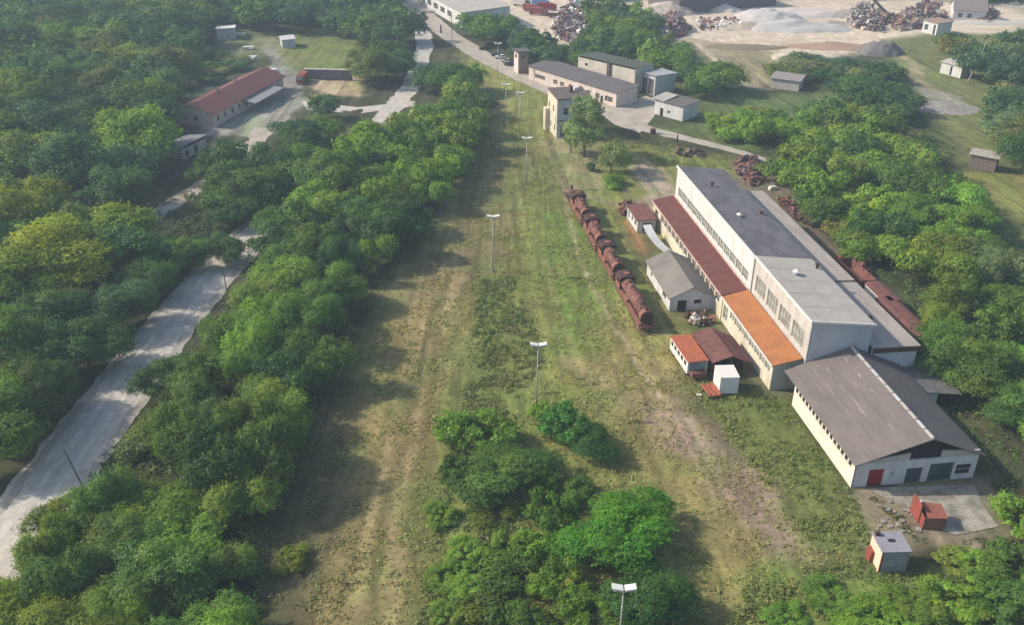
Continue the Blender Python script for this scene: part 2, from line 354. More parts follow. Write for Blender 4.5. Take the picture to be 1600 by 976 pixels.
X, Y = np.meshgrid(gx, gy); P = np.stack([X.ravel(), Y.ravel()], 1)
hard = np.minimum(line_d(P, road1) - 6.6, line_d(P, road2) - 5)
hard = np.minimum(hard, poly_sd(P, yard_poly))
hard = np.minimum(hard, poly_sd(P, np.array([[30, 95], [70, 92], [75, 230], [30, 230]])))
flat = np.clip(hard / 4, 0, 1)
Z = (fbm(P[:, 0] / 7, P[:, 1] / 7) - .5) * .5 * flat + (fbm(P[:, 0] / 1.6, P[:, 1] / 1.6, 2) - .5) * .16 * flat - .02
d2 = np.clip((P[:, 1] - 700) / 1500, 0, 1); Z = Z + d2 * d2 * 60 * fbm(P[:, 0] / 400, P[:, 1] / 400)
def grid_mesh(name, gx, gy, Z):
    nx, ny = len(gx), len(gy); co = np.stack([np.tile(gx, ny), np.repeat(gy, nx), Z], 1)
    i = np.arange((ny - 1) * nx).reshape(ny - 1, nx)[:, :-1].ravel()
    f = np.stack([i, i + 1, i + nx + 1, i + nx], 1)
    return quick_mesh(name, co, f)
def quick_mesh(name, co, f):
    me = bpy.data.meshes.new(name); me.vertices.add(len(co)); me.vertices.foreach_set('co', np.ascontiguousarray(co, dtype=np.float32).ravel())
    k = f.shape[1]; me.loops.add(f.size); me.loops.foreach_set('vertex_index', f.astype(np.int32).ravel())
    me.polygons.add(len(f)); me.polygons.foreach_set('loop_start', np.arange(0, f.size, k, dtype=np.int32)); me.polygons.foreach_set('loop_total', np.full(len(f), k, np.int32))
    me.update(calc_edges=True); return me
def set_col(me, name, col):
    a = me.color_attributes.new(name, 'FLOAT_COLOR', 'POINT'); c = np.ones((len(col), 4), np.float32); c[:, :3] = col; a.data.foreach_set('color', c.ravel())
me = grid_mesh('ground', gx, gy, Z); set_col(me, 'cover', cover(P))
me.polygons.foreach_set('use_smooth', [True] * len(me.polygons))
gm = bpy.data.materials.new('ground_cover'); gm.use_nodes = True; n = gm.node_tree.nodes; l = gm.node_tree.links; b = n['Principled BSDF']
b.inputs['Roughness'].default_value = .95; b.inputs['Specular IOR Level'].default_value = .1
at = n.new('ShaderNodeAttribute'); at.attribute_name = 'cover'
tc = n.new('ShaderNodeTexCoord')
na = n.new('ShaderNodeTexNoise'); na.inputs['Scale'].default_value = 1.3; na.inputs['Detail'].default_value = 8; na.inputs['Roughness'].default_value = .7; l.new(tc.outputs['Object'], na.inputs[0])
ra = n.new('ShaderNodeMapRange'); ra.inputs[1].default_value = .25; ra.inputs[2].default_value = .75; ra.inputs[3].default_value = .6; ra.inputs[4].default_value = 1.4; l.new(na.outputs[0], ra.inputs[0])
hv = n.new('ShaderNodeHueSaturation'); l.new(at.outputs[0], hv.inputs['Color']); l.new(ra.outputs[0], hv.inputs['Value']); l.new(hv.outputs[0], b.inputs['Base Color'])
bp = n.new('ShaderNodeBump'); bp.inputs['Strength'].default_value = .6; bp.inputs['Distance'].default_value = .25; l.new(na.outputs[0], bp.inputs['Height']); l.new(bp.outputs[0], b.inputs['Normal'])
me.materials.append(gm)
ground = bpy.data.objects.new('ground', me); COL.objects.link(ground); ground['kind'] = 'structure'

def ribbon(name, pts, widths, m, z=.03, rag=.35, seed=1):
    pts = np.array(pts); widths = np.broadcast_to(np.array(widths, float), (len(pts),))
    seg = np.linalg.norm(np.diff(pts, axis=0), axis=1); t = np.concatenate([[0], np.cumsum(seg)])
    n = int(t[-1] / 1.2); s = np.linspace(0, t[-1], n)
    def sm(v):
        k = np.interp(s, t, v)
        for _ in range(30): k[1:-1] = (k[:-2] + k[2:] + 2 * k[1:-1]) / 4
        return k
    x, y, w = sm(pts[:, 0]), sm(pts[:, 1]), sm(widths)
    tx, ty = np.gradient(x), np.gradient(y); L = np.hypot(tx, ty); nx, ny = -ty / L, tx / L
    r1 = (fbm(s / 3 + seed * 31, s * 0 + seed) - .5) * 2 * rag; r2 = (fbm(s / 3 + seed * 57, s * 0 + 9) - .5) * 2 * rag
    K = 7; rows = []
    for i, u in enumerate(np.linspace(-.5, .5, K)):
        e = np.where(u < 0, r1, r2) * abs(u) * 2
        o = u * w + np.sign(u) * e
        rows.append(np.stack([x + nx * o, y + ny * o, np.full(n, z - .0 * abs(u))], 1))
    V = np.stack(rows, 1).reshape(-1, 3); i = np.arange((n - 1) * K).reshape(n - 1, K)[:, :-1].ravel()
    me = quick_mesh(name, V, np.stack([i, i + K, i + K + 1, i + 1], 1)[:, ::-1]); me.materials.append(m)
    o = bpy.data.objects.new(name, me); COL.objects.link(o); o['kind'] = 'structure'; return o
ribbon('gravel_road', road1, np.array([12, 12, 11.5, 11, 10.5, 10, 8.5, 7] + [6.5] * 6), gravel_road, .03, .9)
def offset_line(pts, o):
    pts = np.array(pts); t = np.gradient(pts, axis=0); t /= np.linalg.norm(t, axis=1, keepdims=True); return pts + np.stack([-t[:, 1], t[:, 0]], 1) * o
track_m = mat('worn_gravel', (.56, .53, .48), var=.15, scale=.4, col2=(.42, .395, .35)); damp_m = mat('damp_gravel', (.36, .335, .30), var=.2, scale=.6, col2=(.29, .27, .24))
ribbon('wheel_track', offset_line(road1[:9], 1.3), 1.0, track_m, .04, .35, 11); ribbon('wheel_track', offset_line(road1[:9], -1.3), 1.0, track_m, .04, .35, 12)
ribbon('road_verge', offset_line(road1[:9], 4.4), 1.3, damp_m, .04, .7, 13); ribbon('road_verge', offset_line(road1[:9], -4.6), 1.5, damp_m, .04, .7, 14)
ribbon('main_road', road2, road2w, pale_road, .034, .5, 2)
def sheet(name, poly, m, z, t=.0, kind=True):
    mb = MB(); mb.slab([(p[0], p[1], z) for p in poly], max(t, .02), m); o = mb.build(name)
    if kind: o['kind'] = 'structure'
    return o
ribbon('dirt_track', GP([(165, 400), (225, 347), (270, 318), (315, 291), (350, 262), (385, 235), (415, 200)]), [3.5, 4.6, 4.8, 4.8, 5, 6, 7], pale_road, .04, .6, 7)
sheet('yard_pavement', yard_poly[::-1], pale_road, .045)
sheet('branch_path', GP([(470, 158), (480, 172), (560, 178), (650, 166), (648, 158), (560, 168)])[::-1], gravel_road, .052)
sheet('concrete_apron', GP([(1352, 762), (1522, 757), (1536, 790), (1560, 822), (1495, 836), (1448, 816), (1400, 786)])[::-1], concrete, .06)

# ------------------------------------------------------------------ the factory
AZ = R(8.24); O = (37.32, 203.78)
def F(a, b): return (O[0] + a * math.sin(AZ) + b * math.cos(AZ), O[1] - a * math.cos(AZ) + b * math.sin(AZ))
# local frame of every factory building: x to the right, y away from the camera; a runs towards the camera (y = -a)
WID = 10.56
def win_row(L0, L1, n, w, za, zb, gap=None):
    p = (L1 - L0) / n; return [(L0 + p * i + (p - w) / 2, L0 + p * i + (p - w) / 2 + w, za, zb) for i in range(n)]
# far hall, white wall and dark roof
LA = 48.35
t = thing('factory_hall', 'tall factory hall with long white upper wall, window band and dark grey roof', 'factory building', (*F(0, 0), 0), AZ)
wall('wall', t, (-.25, 0), (-.25, -LA), -.2, 13.2, white_wall, win_row(2.0, LA - 1.5, 13, 3.2, 7.0, 9.1), winmat=glass, t=.35)
MB().prism([(WID - .3, -.2), (WID, -.2), (WID, 11.9), (WID - .3, 11.9)], 'y', -LA + .05, -.05, pale_wall).build('rear_wall', t)
MB().prism([(-.25, 0), (WID - .3, 0), (WID - .3, 11.8), (-.25, 12.85)], 'y', -.35, -.02, white_wall).build('end_wall', t)
rf = MB().slab([(-.2, -LA - .1, 13.25), (WID + .35, -LA - .1, 12.05), (WID + .35, .3, 12.05), (-.2, .3, 13.25)], .3, dark_roof).build('roof', t)
MB().box(-.5, -.2, -LA, .25, 12.95, 13.36, white_paint).build('eave_trim', t)
def cowl(par, x, y, z, s=1.):
    mb = MB().tube((x, y, z - .3), (x, y, z + .45 * s), .28 * s, .28 * s, metal, 10).tube((x, y, z + .5 * s), (x, y, z + .85 * s), .62 * s, .12 * s, white_paint, 12)
    mb.box(x - .5 * s, x + .5 * s, y - .5 * s, y + .5 * s, z - .25, z + .1, metal); mb.build('roof_vent', par)
cowl(rf, 3.8, -29, 12.75); 
MB().tube((1.6 + 2.2, -12, 12.6), (3.8, -12, 13.6), .22, .22, soot).box(3.4, 4.2, -12.4, -11.6, 13.6, 13.72, soot).build('chimney', rf)
MB().tube((9.3, -27, 11.9), (9.3, -27, 12.7), .25, .25, soot).box(8.9, 9.7, -27.4, -26.6, 12.7, 12.85, soot).build('chimney', rf)
# near hall, pale roof
LB = 73.1
t = thing('factory_hall', 'nearer tall hall with pale grey flat roof, big windows and blank shade-blue end wall', 'factory building', (*F(LA + .15, 0), 0), AZ)
lb = LB - LA - .15
wall('wall', t, (0, 0), (0, -lb), -.2, 13.0, pale_wall, [(1.3 + i * 5.6, 1.3 + i * 5.6 + 4.7, 6.9, 10.2) for i in range(4)], winmat=glass, t=.35)
w = wall('end_wall', t, (0.0, -lb + .001), (WID, -lb + .001), -.2, 11.75, grey_wall, [], t=.3)  # bluish grey puts the shade of the unlit end into the wall colour
MB().prism([(0.01, 11.75), (WID - .01, 11.75), (WID - .01, 11.9), (0.01, 13.0)], 'y', -lb + .28, -lb + .002, grey_wall).build('gable', t)
MB().box(WID - .32, WID - .005, -lb + .32, -.02, -.2, 11.75, pale_wall).build('rear_wall', t)
rf = MB().slab([(-.15, -lb - .2, 13.35), (WID + .25, -lb - .2, 12.1), (WID + .25, -.02, 12.1), (-.15, -.02, 13.35)], .3, pale_roof).build('roof', t)
tr = MB(); tr.slab([(-.42, -lb - .45, 13.48), (-.16, -lb - .45, 13.46), (-.16, -.0, 13.46), (-.42, -.0, 13.48)], .42, white_paint)
tr.slab([(-.155, -lb - .45, 13.46), (WID + .3, -lb - .45, 12.2), (WID + .3, -lb - .21, 12.2), (-.155, -lb - .21, 13.46)], .4, white_paint); tr.build('eave_trim', t)
MB().tube((8.1, -lb - .06, .2), (8.1, -lb - .06, 11.4), .07, .07, grey_wall).build('drainpipe', t)
cowl(rf, 4.6, -7.2, 12.85, 1.15)
MB().tube((WID - .6, -4, 12), (WID - .6, -4, 12.9), .25, .25, soot).box(WID - 1, WID - .2, -4.4, -3.6, 12.9, 13.05, soot).build('chimney', rf)
for k in range(1, 5):
    y = -lb * k / 5; MB().slab([(0.1, y - .05, 13.375 - .01), (WID, y - .05, 12.13), (WID, y + .05, 12.13), (0.1, y + .05, 13.375 - .01)], .04, annex_roof).build('felt_joint', rf)
# rusty-roofed low side range
BR = -5.05; LR = 47.7
t = thing('side_annex', 'low lean-to range with rusty dark red roof against the white hall', 'annex', (*F(0, 0), 0), AZ)
ops = [(1.5, 4.0, 1.4, 3.9)] + [(6 + i * 2.9, 8.4 + i * 2.9, 2.6, 4.3) for i in range(14)]
wall('wall', t, (BR, 0), (BR, -LR), -.2, 4.85, cream_wall, ops, winmat=dark_glass, frame=frame_m)
wall('end_wall', t, (BR + .31, -.31), (-.62, -.31), -.2, 4.85, cream_wall, [], t=.3)
MB().slab([(BR - .35, -LR, 5.15), (-.52, -LR, 6.1), (-.52, .35, 6.1), (BR - .35, .35, 5.15)], .2, rust_roof).build('roof', t)
MB().box(BR - .5, BR - .36, -LR, .3, 4.86, 5.22, mat('faded_pink_trim', (.52, .36, .31), var=.15)).build('eave_trim', t)
MB().slab([(-.50, -LR, 6.35), (-.27, -LR, 6.35), (-.27, .3, 6.35), (-.50, .3, 6.35)], .5, mat('faded_pink_trim', (.5, .4, .36))).build('flashing', t)
# orange-roofed side range
LO = 72.1
t = thing('side_annex', 'low lean-to range with bright orange roof and cream walls', 'annex', (*F(LR + .1, 0), 0), AZ)
lo = LO - LR - .1; BO = -4.9
ops = [(.6, 2.9, .9, 3.7)] + [(4 + i * 2.45, 6.25 + i * 2.45, 2.6, 4.4) for i in range(8)]
wall('wall', t, (BO, 0), (BO, -lo), -.2, 4.7, cream_wall, ops, winmat=glass)
wall('end_wall', t, (BO + .02, -lo + .001), (-.02, -lo + .001), -.2, 4.7, pale_wall, [(3.2, 3.6, 2.3, 4.5, 'window', dark_glass)], t=.3)
MB().prism([(BO + .02, 4.7), (-.02, 4.7), (-.02, 5.6), ], 'y', -lo + .28, -lo + .0015, pale_wall).build('gable', t)
MB().slab([(BO - .4, -lo - .5, 5.0), (-.3, -lo - .5, 6.1), (-.3, 0, 6.1), (BO - .4, 0, 5.0)], .18, orange_roof).build('roof', t)
MB().box(BO - .52, BO - .41, -lo - .5, 0, 4.78, 5.06, white_paint).build('gutter', t)
# right annex, two lengths
t = thing('rear_annex', 'long low rear range with grey brown roof behind the dark roofed hall', 'annex', (*F(4, WID + .4), 0), AZ)
ZX = 8.1; BX = 8.2; l1 = 46
MB().slab([(0, -l1, ZX + .3), (BX, -l1, ZX), (BX, 0, ZX), (0, 0, ZX + .3)], .25, annex_roof).build('roof', t)
wall('wall', t, (BX - .3, -l1 + .3), (BX - .3, -.3), -.2, ZX - .27, pale_wall, [(3 + i * 5, 5.4 + i * 5, 4, 6) for i in range(8)])
wall('end_wall', t, (BX - .65, -.25), (.1, -.25), -.2, ZX - .27, pale_wall)
wall('end_wall', t, (.1, -l1 + .3), (BX - .65, -l1 + .3), -.2, ZX - .27, pale_wall)
t = thing('rear_annex', 'nearer rear range with pale brown roof, dark red fascia and white end wall', 'annex', (*F(4 + l1 + .2, WID + .4), 0), AZ)
l2 = LB + .6 - (4 + l1 + .2) + 0; ZX2 = 7.8
MB().slab([(0, -l2, ZX2 + .25), (BX + .2, -l2, ZX2), (BX + .2, 0, ZX2), (0, 0, ZX2 + .25)], .25, annex_roof).build('roof', t)
MB().box(0.05, BX + .15, -l2 - .14, -l2 - .02, ZX2 - .85, ZX2 - .02, mat('dark_fascia', (.09, .035, .03), var=.2)).build('fascia', t)
wall('wall', t, (BX - .2, -l2 + .5), (BX - .2, -.1), -.2, ZX2 - .3, white_wall, [(3 + i * 5, 5.4 + i * 5, 4, 6) for i in range(4)])
wall('end_wall', t, (.1, -l2 + .2), (BX - .2, -l2 + .2), -.2, ZX2 - .3, white_wall)
MB().tube((3.4, -15, ZX2), (3.4, -15, ZX2 + .9), .3, .3, soot).box(2.9, 3.9, -15.5, -14.5, ZX2 + .9, ZX2 + 1.05, soot).build('chimney', t)
# front workshop, big gable
c1 = 98.6; cb = -3.2; ce = 16.2; cr = 7.4; c0 = LB + .05; Lc = c1 - c0; zc = 4.46; zr = 8.2
t = thing('workshop', 'wide gabled workshop with brown grey sheet roof, red door and teal gates', 'workshop', (*F(c0, 0), 0), AZ)
wl = cb + .35; we = ce - .35
ops = [(Lc * .40 + i * .95, Lc * .40 + .62 + i * .95, 2.7, 3.9) for i in range(15)]
ops = [(4.0 + i * 1.25, 4.9 + i * 1.25, 2.75, 3.75) for i in range(16)]
wall('wall', t, (wl, -3.5), (wl, -Lc + .8), -.2, zc - .35, mat('bright_cream_wall', (.68, .64, .55), var=.08, scale=.6, col2=(.55, .51, .43)), [(o[0] - 3.5, o[1] - 3.5, o[2], o[3]) for o in ops if o[0] > 3.5 and o[1] < Lc - 1.2], winmat=dark_glass, frame=wood)
fy = -Lc + .8
W_ = we - wl
wall('front_wall', t, (wl + .01, fy), (we, fy), -.2, 4.05, white_wall,
     [(2.3, 4.7, -.1, 2.9, 'gate', deep_red), (5.6, 6.1, 1.7, 2.1, 'window', dark_glass), (8.0, 10.6, -.1, 2.6, 'gate', mat('slate_paint', (.07, .08, .10), var=.2)),
      (11.5, 15.3, -.1, 3.1, 'gate', teal), (15.6, 18.0, .7, 2.6, 'window', dark_glass)], t=.3, bars=0)
g = MB()
g.prism([(wl + .02, 4.05), (cr - 2.2, 4.05), (cr - 2.2, 5.3), (wl + 2, 4.5)], 'y', fy + .28, fy + .002, pale_wall)
g.build('gable', t)
g = MB()
g.prism([(cr + 2.6, 4.05), (we - .02, 4.05), (we - .02, 4.9), (cr + 2.6, 5.35)], 'y', fy + .28, fy + .002, pale_wall)
g.build('gable', t)
MB().prism([(cr - 2.2, 4.0), (cr + 2.6, 4.0), (cr + 2.6, 6.1), (cr + .1, 7.6), (cr - 2.2, 6.4)], 'y', fy + .6, fy + .45, dark_m).build('gable_opening', t)
wall('rear_wall', t, (we, fy + .31), (we, -.6), -.2, zc - .45, pale_wall, [(3 + i * 4, 4.8 + i * 4, 1.5, 2.8) for i in range(5)])
MB().slab([(cb - .2, -Lc, zc), (cr, -Lc - .15, zr), (cr, -.1, zr), (cb - .2, -.1, zc)], .16, brown_roof).build('roof', t)
MB().slab([(cr + .02, -Lc - .15, zr), (ce + .2, -Lc, zc - .1), (ce + .2, -.1, zc - .1), (cr + .02, -.1, zr)], .16,
   corrugated('dark_sheet_roof', (.115, .105, .105), (.09, .085, .085), axis=0, pitch=1.0, line=.04, var=.1, scale=.4, streak=(1, .4, 1))).build('roof', t)
rg = MB()
for i in range(11):
    a = -i * Lc / 11 - .15; rg.slab([(cr - .22, a - Lc / 11 + .25, zr + .07), (cr + .22, a - Lc / 11 + .25, zr + .07), (cr + .22, a, zr + .07), (cr - .22, a, zr + .07)], .12, pale_wall if i % 3 else grey_wall)
rg.build('ridge_cap', t)
st = MB(); rr = random.Random(4)
for i in range(26):                     # loose pale battens and repair strips on the sheets
    fx = rr.choice([.16, .34, .50, .66, .8]) + rr.uniform(-.012, .012); a = -rr.uniform(.08, .88) * Lc; ln = rr.uniform(.6, 2.2)
    x = cb + (cr - cb) * fx; z = zc + (zr - zc) * fx
    st.slab([(x, a - ln, z + .05), (x + .10, a - ln, z + .05 + .06 * .4), (x + .10, a, z + .05 + .06 * .4), (x, a, z + .05)], .05, mat('pale_batten', (.36, .31, .28), var=.2))
st.build('repair_strips', t)
# lean-to roofs right of the workshop
q = F(LB + 4.5, 16.6)
t = thing('open_shed', 'open lean-to with dark sheet roof beside the workshop', 'shed', (*q, 0), AZ)
MB().slab([(-2.2, -3.2, 3.9), (6.8, -3.6, 2.9), (7.3, 5.2, 3.2), (-1.0, 6.2, 4.1)], .12, mat('blue_grey_sheet', (.15, .15, .155), var=.2, scale=.6, col2=(.10, .10, .10))).build('roof', t)
MB().box(1.3, 3.1, -2.9, -2.7, -.2, 3.1, white_wall).build('wall', t)
for x, y in ((6.4, -3.2), (6.8, 4.8), (0, 5.6)): MB().box(x, x + .15, y, y + .15, -.2, 3.0, wood).build('post', t)
MB().tube((4.4, 2.2, 3.45), (7.0, 6.2, 3.4), .25, .25, white_paint).build('pipe', t)
q = G(1556, 640)
t = thing('wooden_hut', 'small wooden hut with flat pale roof at the forest edge', 'shed', (*q, 0), AZ + .05)
for x in (-1.2, 1.1): MB().box(x, x + .12, -1, -.88, -.1, 2.1, wood).build('post', t)
MB().box(-1.2, 1.2, .9, 1.0, 0, 2.2, wood).box(-1.3, -1.2, -.85, .9, 0, 2.1, wood).box(1.22, 1.3, -.85, .9, 0, 2.1, wood).build('wall', t)
MB().slab([(-1.6, -1.4, 2.3), (1.6, -1.4, 2.3), (1.6, 1.3, 2.45), (-1.6, 1.3, 2.45)], .1, mat('ochre_sheet', (.32, .27, .18), var=.15)).build('roof', t)

# ------------------------------------------------------------------ simple buildings
def gable_house(name, label, cat, c, rz, L, Wd, hw, hr, wm, rm, front=(), side=(), over=.4, left=(), group=None):
    """L along local y, Wd along local x; ridge along y; front = near end (-y), left = -x side"""
    t = thing(name, label, cat, (*c, 0), rz, group); x = Wd / 2; y = L / 2
    wall('wall', t, (-x, y), (-x, -y), -.2, hw, wm, left); wall('wall', t, (x, -y), (x, y), -.2, hw, wm, side)
    wall('front_wall', t, (-x + .302, -y + .002), (x - .302, -y + .002), -.2, hw, wm, front); wall('rear_wall', t, (x - .302, y - .002), (-x + .302, y - .002), -.2, hw, wm)
    if hr > 0:
        for yy in (-y + .02, y - .25): MB().prism([(-x + .05, hw), (x - .05, hw), (0, hw + hr - .12)], 'y', yy, yy + .22, wm).build('gable', t)
        k = hr / x
        MB().slab([(-x - over, -y - over, hw - over * k), (0, -y - over, hw + hr), (0, y + over, hw + hr), (-x - over, y + over, hw - over * k)], .14, rm).build('roof', t)
        MB().slab([(.01, -y - over, hw + hr), (x + over, -y - over, hw - over * k), (x + over, y + over, hw - over * k), (.01, y + over, hw + hr)], .14, rm).build('roof', t)
    return t
def flat_house(name, label, cat, c, rz, L, Wd, h, dh, wm, rm, left=(), front=(), side=(), over=.35, back=()):
    """mono-pitch: left eave at h, right eave at h+dh"""
    t = thing(name, label, cat, (*c, 0), rz); x = Wd / 2; y = L / 2; hm = min(h, h + dh)
    wall('wall', t, (-x, y), (-x, -y), -.2, hm, wm, left); wall('wall', t, (x, -y), (x, y), -.2, hm, wm, side)
    wall('front_wall', t, (-x + .302, -y + .002), (x - .302, -y + .002), -.2, hm, wm, front); wall('rear_wall', t, (x - .302, y - .002), (-x + .302, y - .002), -.2, hm, wm, back)
    if abs(dh) > .05:
        pr = [(-x + .01, hm), (x - .01, hm), (x - .01, h + dh)] if dh > 0 else [(-x + .01, hm), (x - .01, hm), (-x + .01, h)]
        for yy in (-y + .01, y - .25): MB().prism(pr, 'y', yy, yy + .24, wm).build('gable', t)
    MB().slab([(-x - over, -y - over, h + .16), (x + over, -y - over, h + dh + .16), (x + over, y + over, h + dh + .16), (-x - over, y + over, h + .16)], .15, rm).build('roof', t)
    return t
def between(p, q):   # centre, length, heading for a building whose axis runs p(near)->q(far)
    p = np.array(p); q = np.array(q); d = q - p; return (p + q) / 2, float(np.hypot(*d)), math.atan2(-d[0], d[1])
# grey gabled shed beside the rusty annex: near gable (1040..1107, 490), ridge near (1072,455) far (1050,388)
c, L, rz = between(G(1071, 488), G(1029, 414))
gable_house('stone_shed', 'grey gabled shed with white walls and dark doorway near the locomotives', 'shed', (c[0] + 1.2, c[1] - 1.3), AZ, 16.4, 8.6, 3.0, 2.1, white_wall, grey_roof,
   front=[(1.2, 3.1, -.1, 2.2, 'door', dark_m), (4.4, 6.0, 1.2, 2.2, 'window')], left=[(3, 4, 1, 2), (11.5, 13.8, .9, 2.3, 'window', dark_m)])
c, L, rz = between(G(1000, 372), G(990, 330))
flat_house('small_shed', 'small white shed with flat rusty roof left of the long rusty annex', 'shed', (c[0] + .9, c[1]), AZ, 9.2, 4.2, 2.9, .15, white_wall, plum_roof,
   left=[(1, 2.2, .3, 2.3, 'door', wood), (4, 5.4, 1, 2.2), (6.6, 8.4, 1, 2.3)], front=[(.9, 3.2, .2, 2.3, 'door', dark_m)])
# curved pale tarpaulin trough between the two
q = G(1030, 392)
mb = MB(); pts = [(-1.0, 7.4, 3.0), (-1.1, 5, 2.7), (-.7, 2.5, 2.1), (.2, .2, 1.2), (1.5, -1.6, .5)]
for a, b2 in zip(pts[:-1], pts[1:]): mb.slab([(b2[0] - .9, b2[1], b2[2]), (b2[0] + .9, b2[1], b2[2] + .15), (a[0] + .9, a[1], a[2] + .15), (a[0] - .9, a[1], a[2])], .12, grey_wall)
o = mb.build('metal_chute', None, loc=(q[0], q[1], 0), rz=AZ); tag(o, 'curved pale grey chute between the small rusty roofed shed and grey gabled shed', 'chute')
for px, py, h in ((0, 0, 0),): pass

# two storey yellow house
q = G(862, 213)
t = thing('old_house', 'two storey cream house with flat dark roof beside the road', 'house', (q[0] + 4.9, q[1] + 4.4, 0), R(14))
X_, Y_, Hh = 5.0, 5.0, 11.2
wall('wall', t, (-X_, Y_), (-X_, -Y_), -.2, Hh, cream_wall, [(1.2, 2.3, 6.6, 8.6), (5.6, 6.8, 6.6, 8.6), (3.2, 4.2, 1.6, 3.2), (7.4, 8.6, 1.6, 3.4)])
wall('front_wall', t, (-X_ + .3, -Y_ + .002), (X_ - .3, -Y_ + .002), -.2, Hh, grey_wall, [(1.6, 3.2, 6.6, 8.6), (5.4, 6.9, 6.6, 8.6), (.8, 2.6, .2, 4.2, 'window', mat('blue_grey_shutter', (.10, .12, .17), var=.2)), (3.4, 5.0, .2, 4.2, 'window', navy)])  # front coloured grey, not cream, to carry the shade of the unlit side
wall('wall', t, (X_, -Y_), (X_, Y_), -.2, Hh, cream_wall, [(2, 3.2, 6.6, 8.6)]); wall('rear_wall', t, (X_ - .3, Y_ - .002), (-X_ + .3, Y_ - .002), -.2, Hh, cream_wall)
MB().box(-X_ + .1, X_ - .1, -Y_ - .35, -Y_ - .02, 4.9, 5.15, mat('blue_grey_ledge', (.16, .17, .21))).build('ledge', t)
MB().slab([(-X_ - .1, -Y_ - .2, Hh + .2), (X_ + .2, -Y_ - .2, Hh + .2), (X_ + .2, Y_ + .2, Hh + .8), (-X_ - .1, Y_ + .2, Hh + .8)], .35, mat('brown_black_roof', (.10, .075, .07), var=.3, scale=.8, col2=(.16, .13, .12))).build('roof', t)
MB().box(.2, .9, 0, .7, Hh + .5, Hh + 2.0, soot).build('chimney', t)
MB().box(2.0, 3.4, 1.5, 2.8, Hh + .5, Hh + 1.4, white_paint).build('roof_box', t)
MB().box(-X_ - 1.3, -X_ - .01, 2.6, 4.8, -.2, 6.6, cream_wall).build('side_wing', t)

# far long buildings
def long_bld(name, label, pa, pb, Wd, h, dh, wm, rm, left, z=0, front=(), cat='building', rzadd=0):
    """left (near) facade base runs from pa (far, left in the photo) to pb (near, right in the photo)"""
    a = np.array(G(*pa)); b = np.array(G(*pb)); d = b - a; L = float(np.hypot(*d)); n = np.array([-d[1], d[0]]) / L
    c = (a + b) / 2 + n * Wd / 2; rz = math.atan2(d[0], -d[1])
    return flat_house(name, label, cat, c, rz, L, Wd, h, dh, wm, rm, left=left(L) if callable(left) else left, front=front, over=.5), L
wl_ = lambda L: [(L * f0, L * f1, 1.3, 2.7) for f0, f1 in ((.08, .20),)] + [(L * f, L * f + 2.0, 1.2, 2.7) for f in (.30, .38, .48, .58, .68, .78)] + [(L * .88, L * .88 + 3.6, 1.1, 2.8), (L * .835, L * .835 + 1.2, 0, 2.3, 'door', dark_m)]
tb, _ = long_bld('long_building', 'long low pink walled building with dark flat roof and row of windows', (826, 124), (962, 168), 9.5, 4.6, .9, pink_wall, mat('slate_grey_roof', (.13, .115, .125), var=.15, scale=.3), wl_)
tb2, _ = long_bld('long_building', 'higher rear building with blank pale wall, brown pillar and sloping dark roof', (902, 124), (990, 146), 10, 8.4, -.6, mat('pale_yellow_wall', (.60, .56, .48), var=.12, scale=.3, col2=(.46, .43, .36)), mat('green_black_roof', (.09, .10, .085), var=.25), lambda L: [(3.2, 4.4, 5.2, 6.3)])
L2 = _
MB().box(-5.5, -5.03, -2.2, -.8, 0, 8.2, mat('brown_pillar', (.13, .085, .07))).build('pillar', tb2)
t3, _ = long_bld('garage_block', 'grey garage block with pale flat roof and wide dark gates', (1000, 143), (1022, 150), 9.5, 6.6, -.4, grey_wall, mat('pale_blue_grey_roof', (.34, .35, .37), var=.1), lambda L: [(.5, L * .46, 0, 5.2, 'gate', mat('brown_grey_gate', (.13, .11, .10), var=.2)), (L * .54, L - .5, 0, 5.2, 'gate', mat('brown_grey_gate', (.1, .1, .1)))])
t4, _ = long_bld('white_cottage', 'small white building with pale and dark low roofs beside the yard', (1022, 178), (1066, 190), 7.5, 4.6, .4, white_wall, mat('brown_grey_roof', (.14, .12, .12), var=.15), lambda L: [(2.2, 3.4, 0, 2.4, 'door', dark_m), (5, 6, 1.3, 2.2)])
MB().slab([(-4.4, 1.5, 5.0), (2.6, 1.5, 5.6), (2.6, 6.2, 5.7), (-4.4, 6.2, 5.2)], .3, pale_roof).build('upper_roof', t4)
# watch tower
q = G(814, 113)
t = thing('brick_tower', 'narrow pale tower hut with overhanging dark roof beside parked cars', 'tower', (*q, 0), R(25))
wall('wall', t, (-2, 1.8), (-2, -1.8), -.2, 7.5, pink_wall, [(1, 2.4, 5.2, 6.6)]); wall('wall', t, (2, -1.8), (2, 1.8), -.2, 7.5, brick)
wall('front_wall', t, (-1.7, -1.8), (1.7, -1.8), -.2, 7.5, brick, [(.8, 2.4, 5.2, 6.6)]); wall('rear_wall', t, (1.7, 1.8), (-1.7, 1.8), -.2, 7.5, brick)
MB().slab([(-2.7, -2.5, 7.9), (2.7, -2.5, 7.9), (2.7, 2.5, 8.1), (-2.7, 2.5, 8.1)], .35, mat('tower_roof', (.13, .12, .13))).build('roof', t)
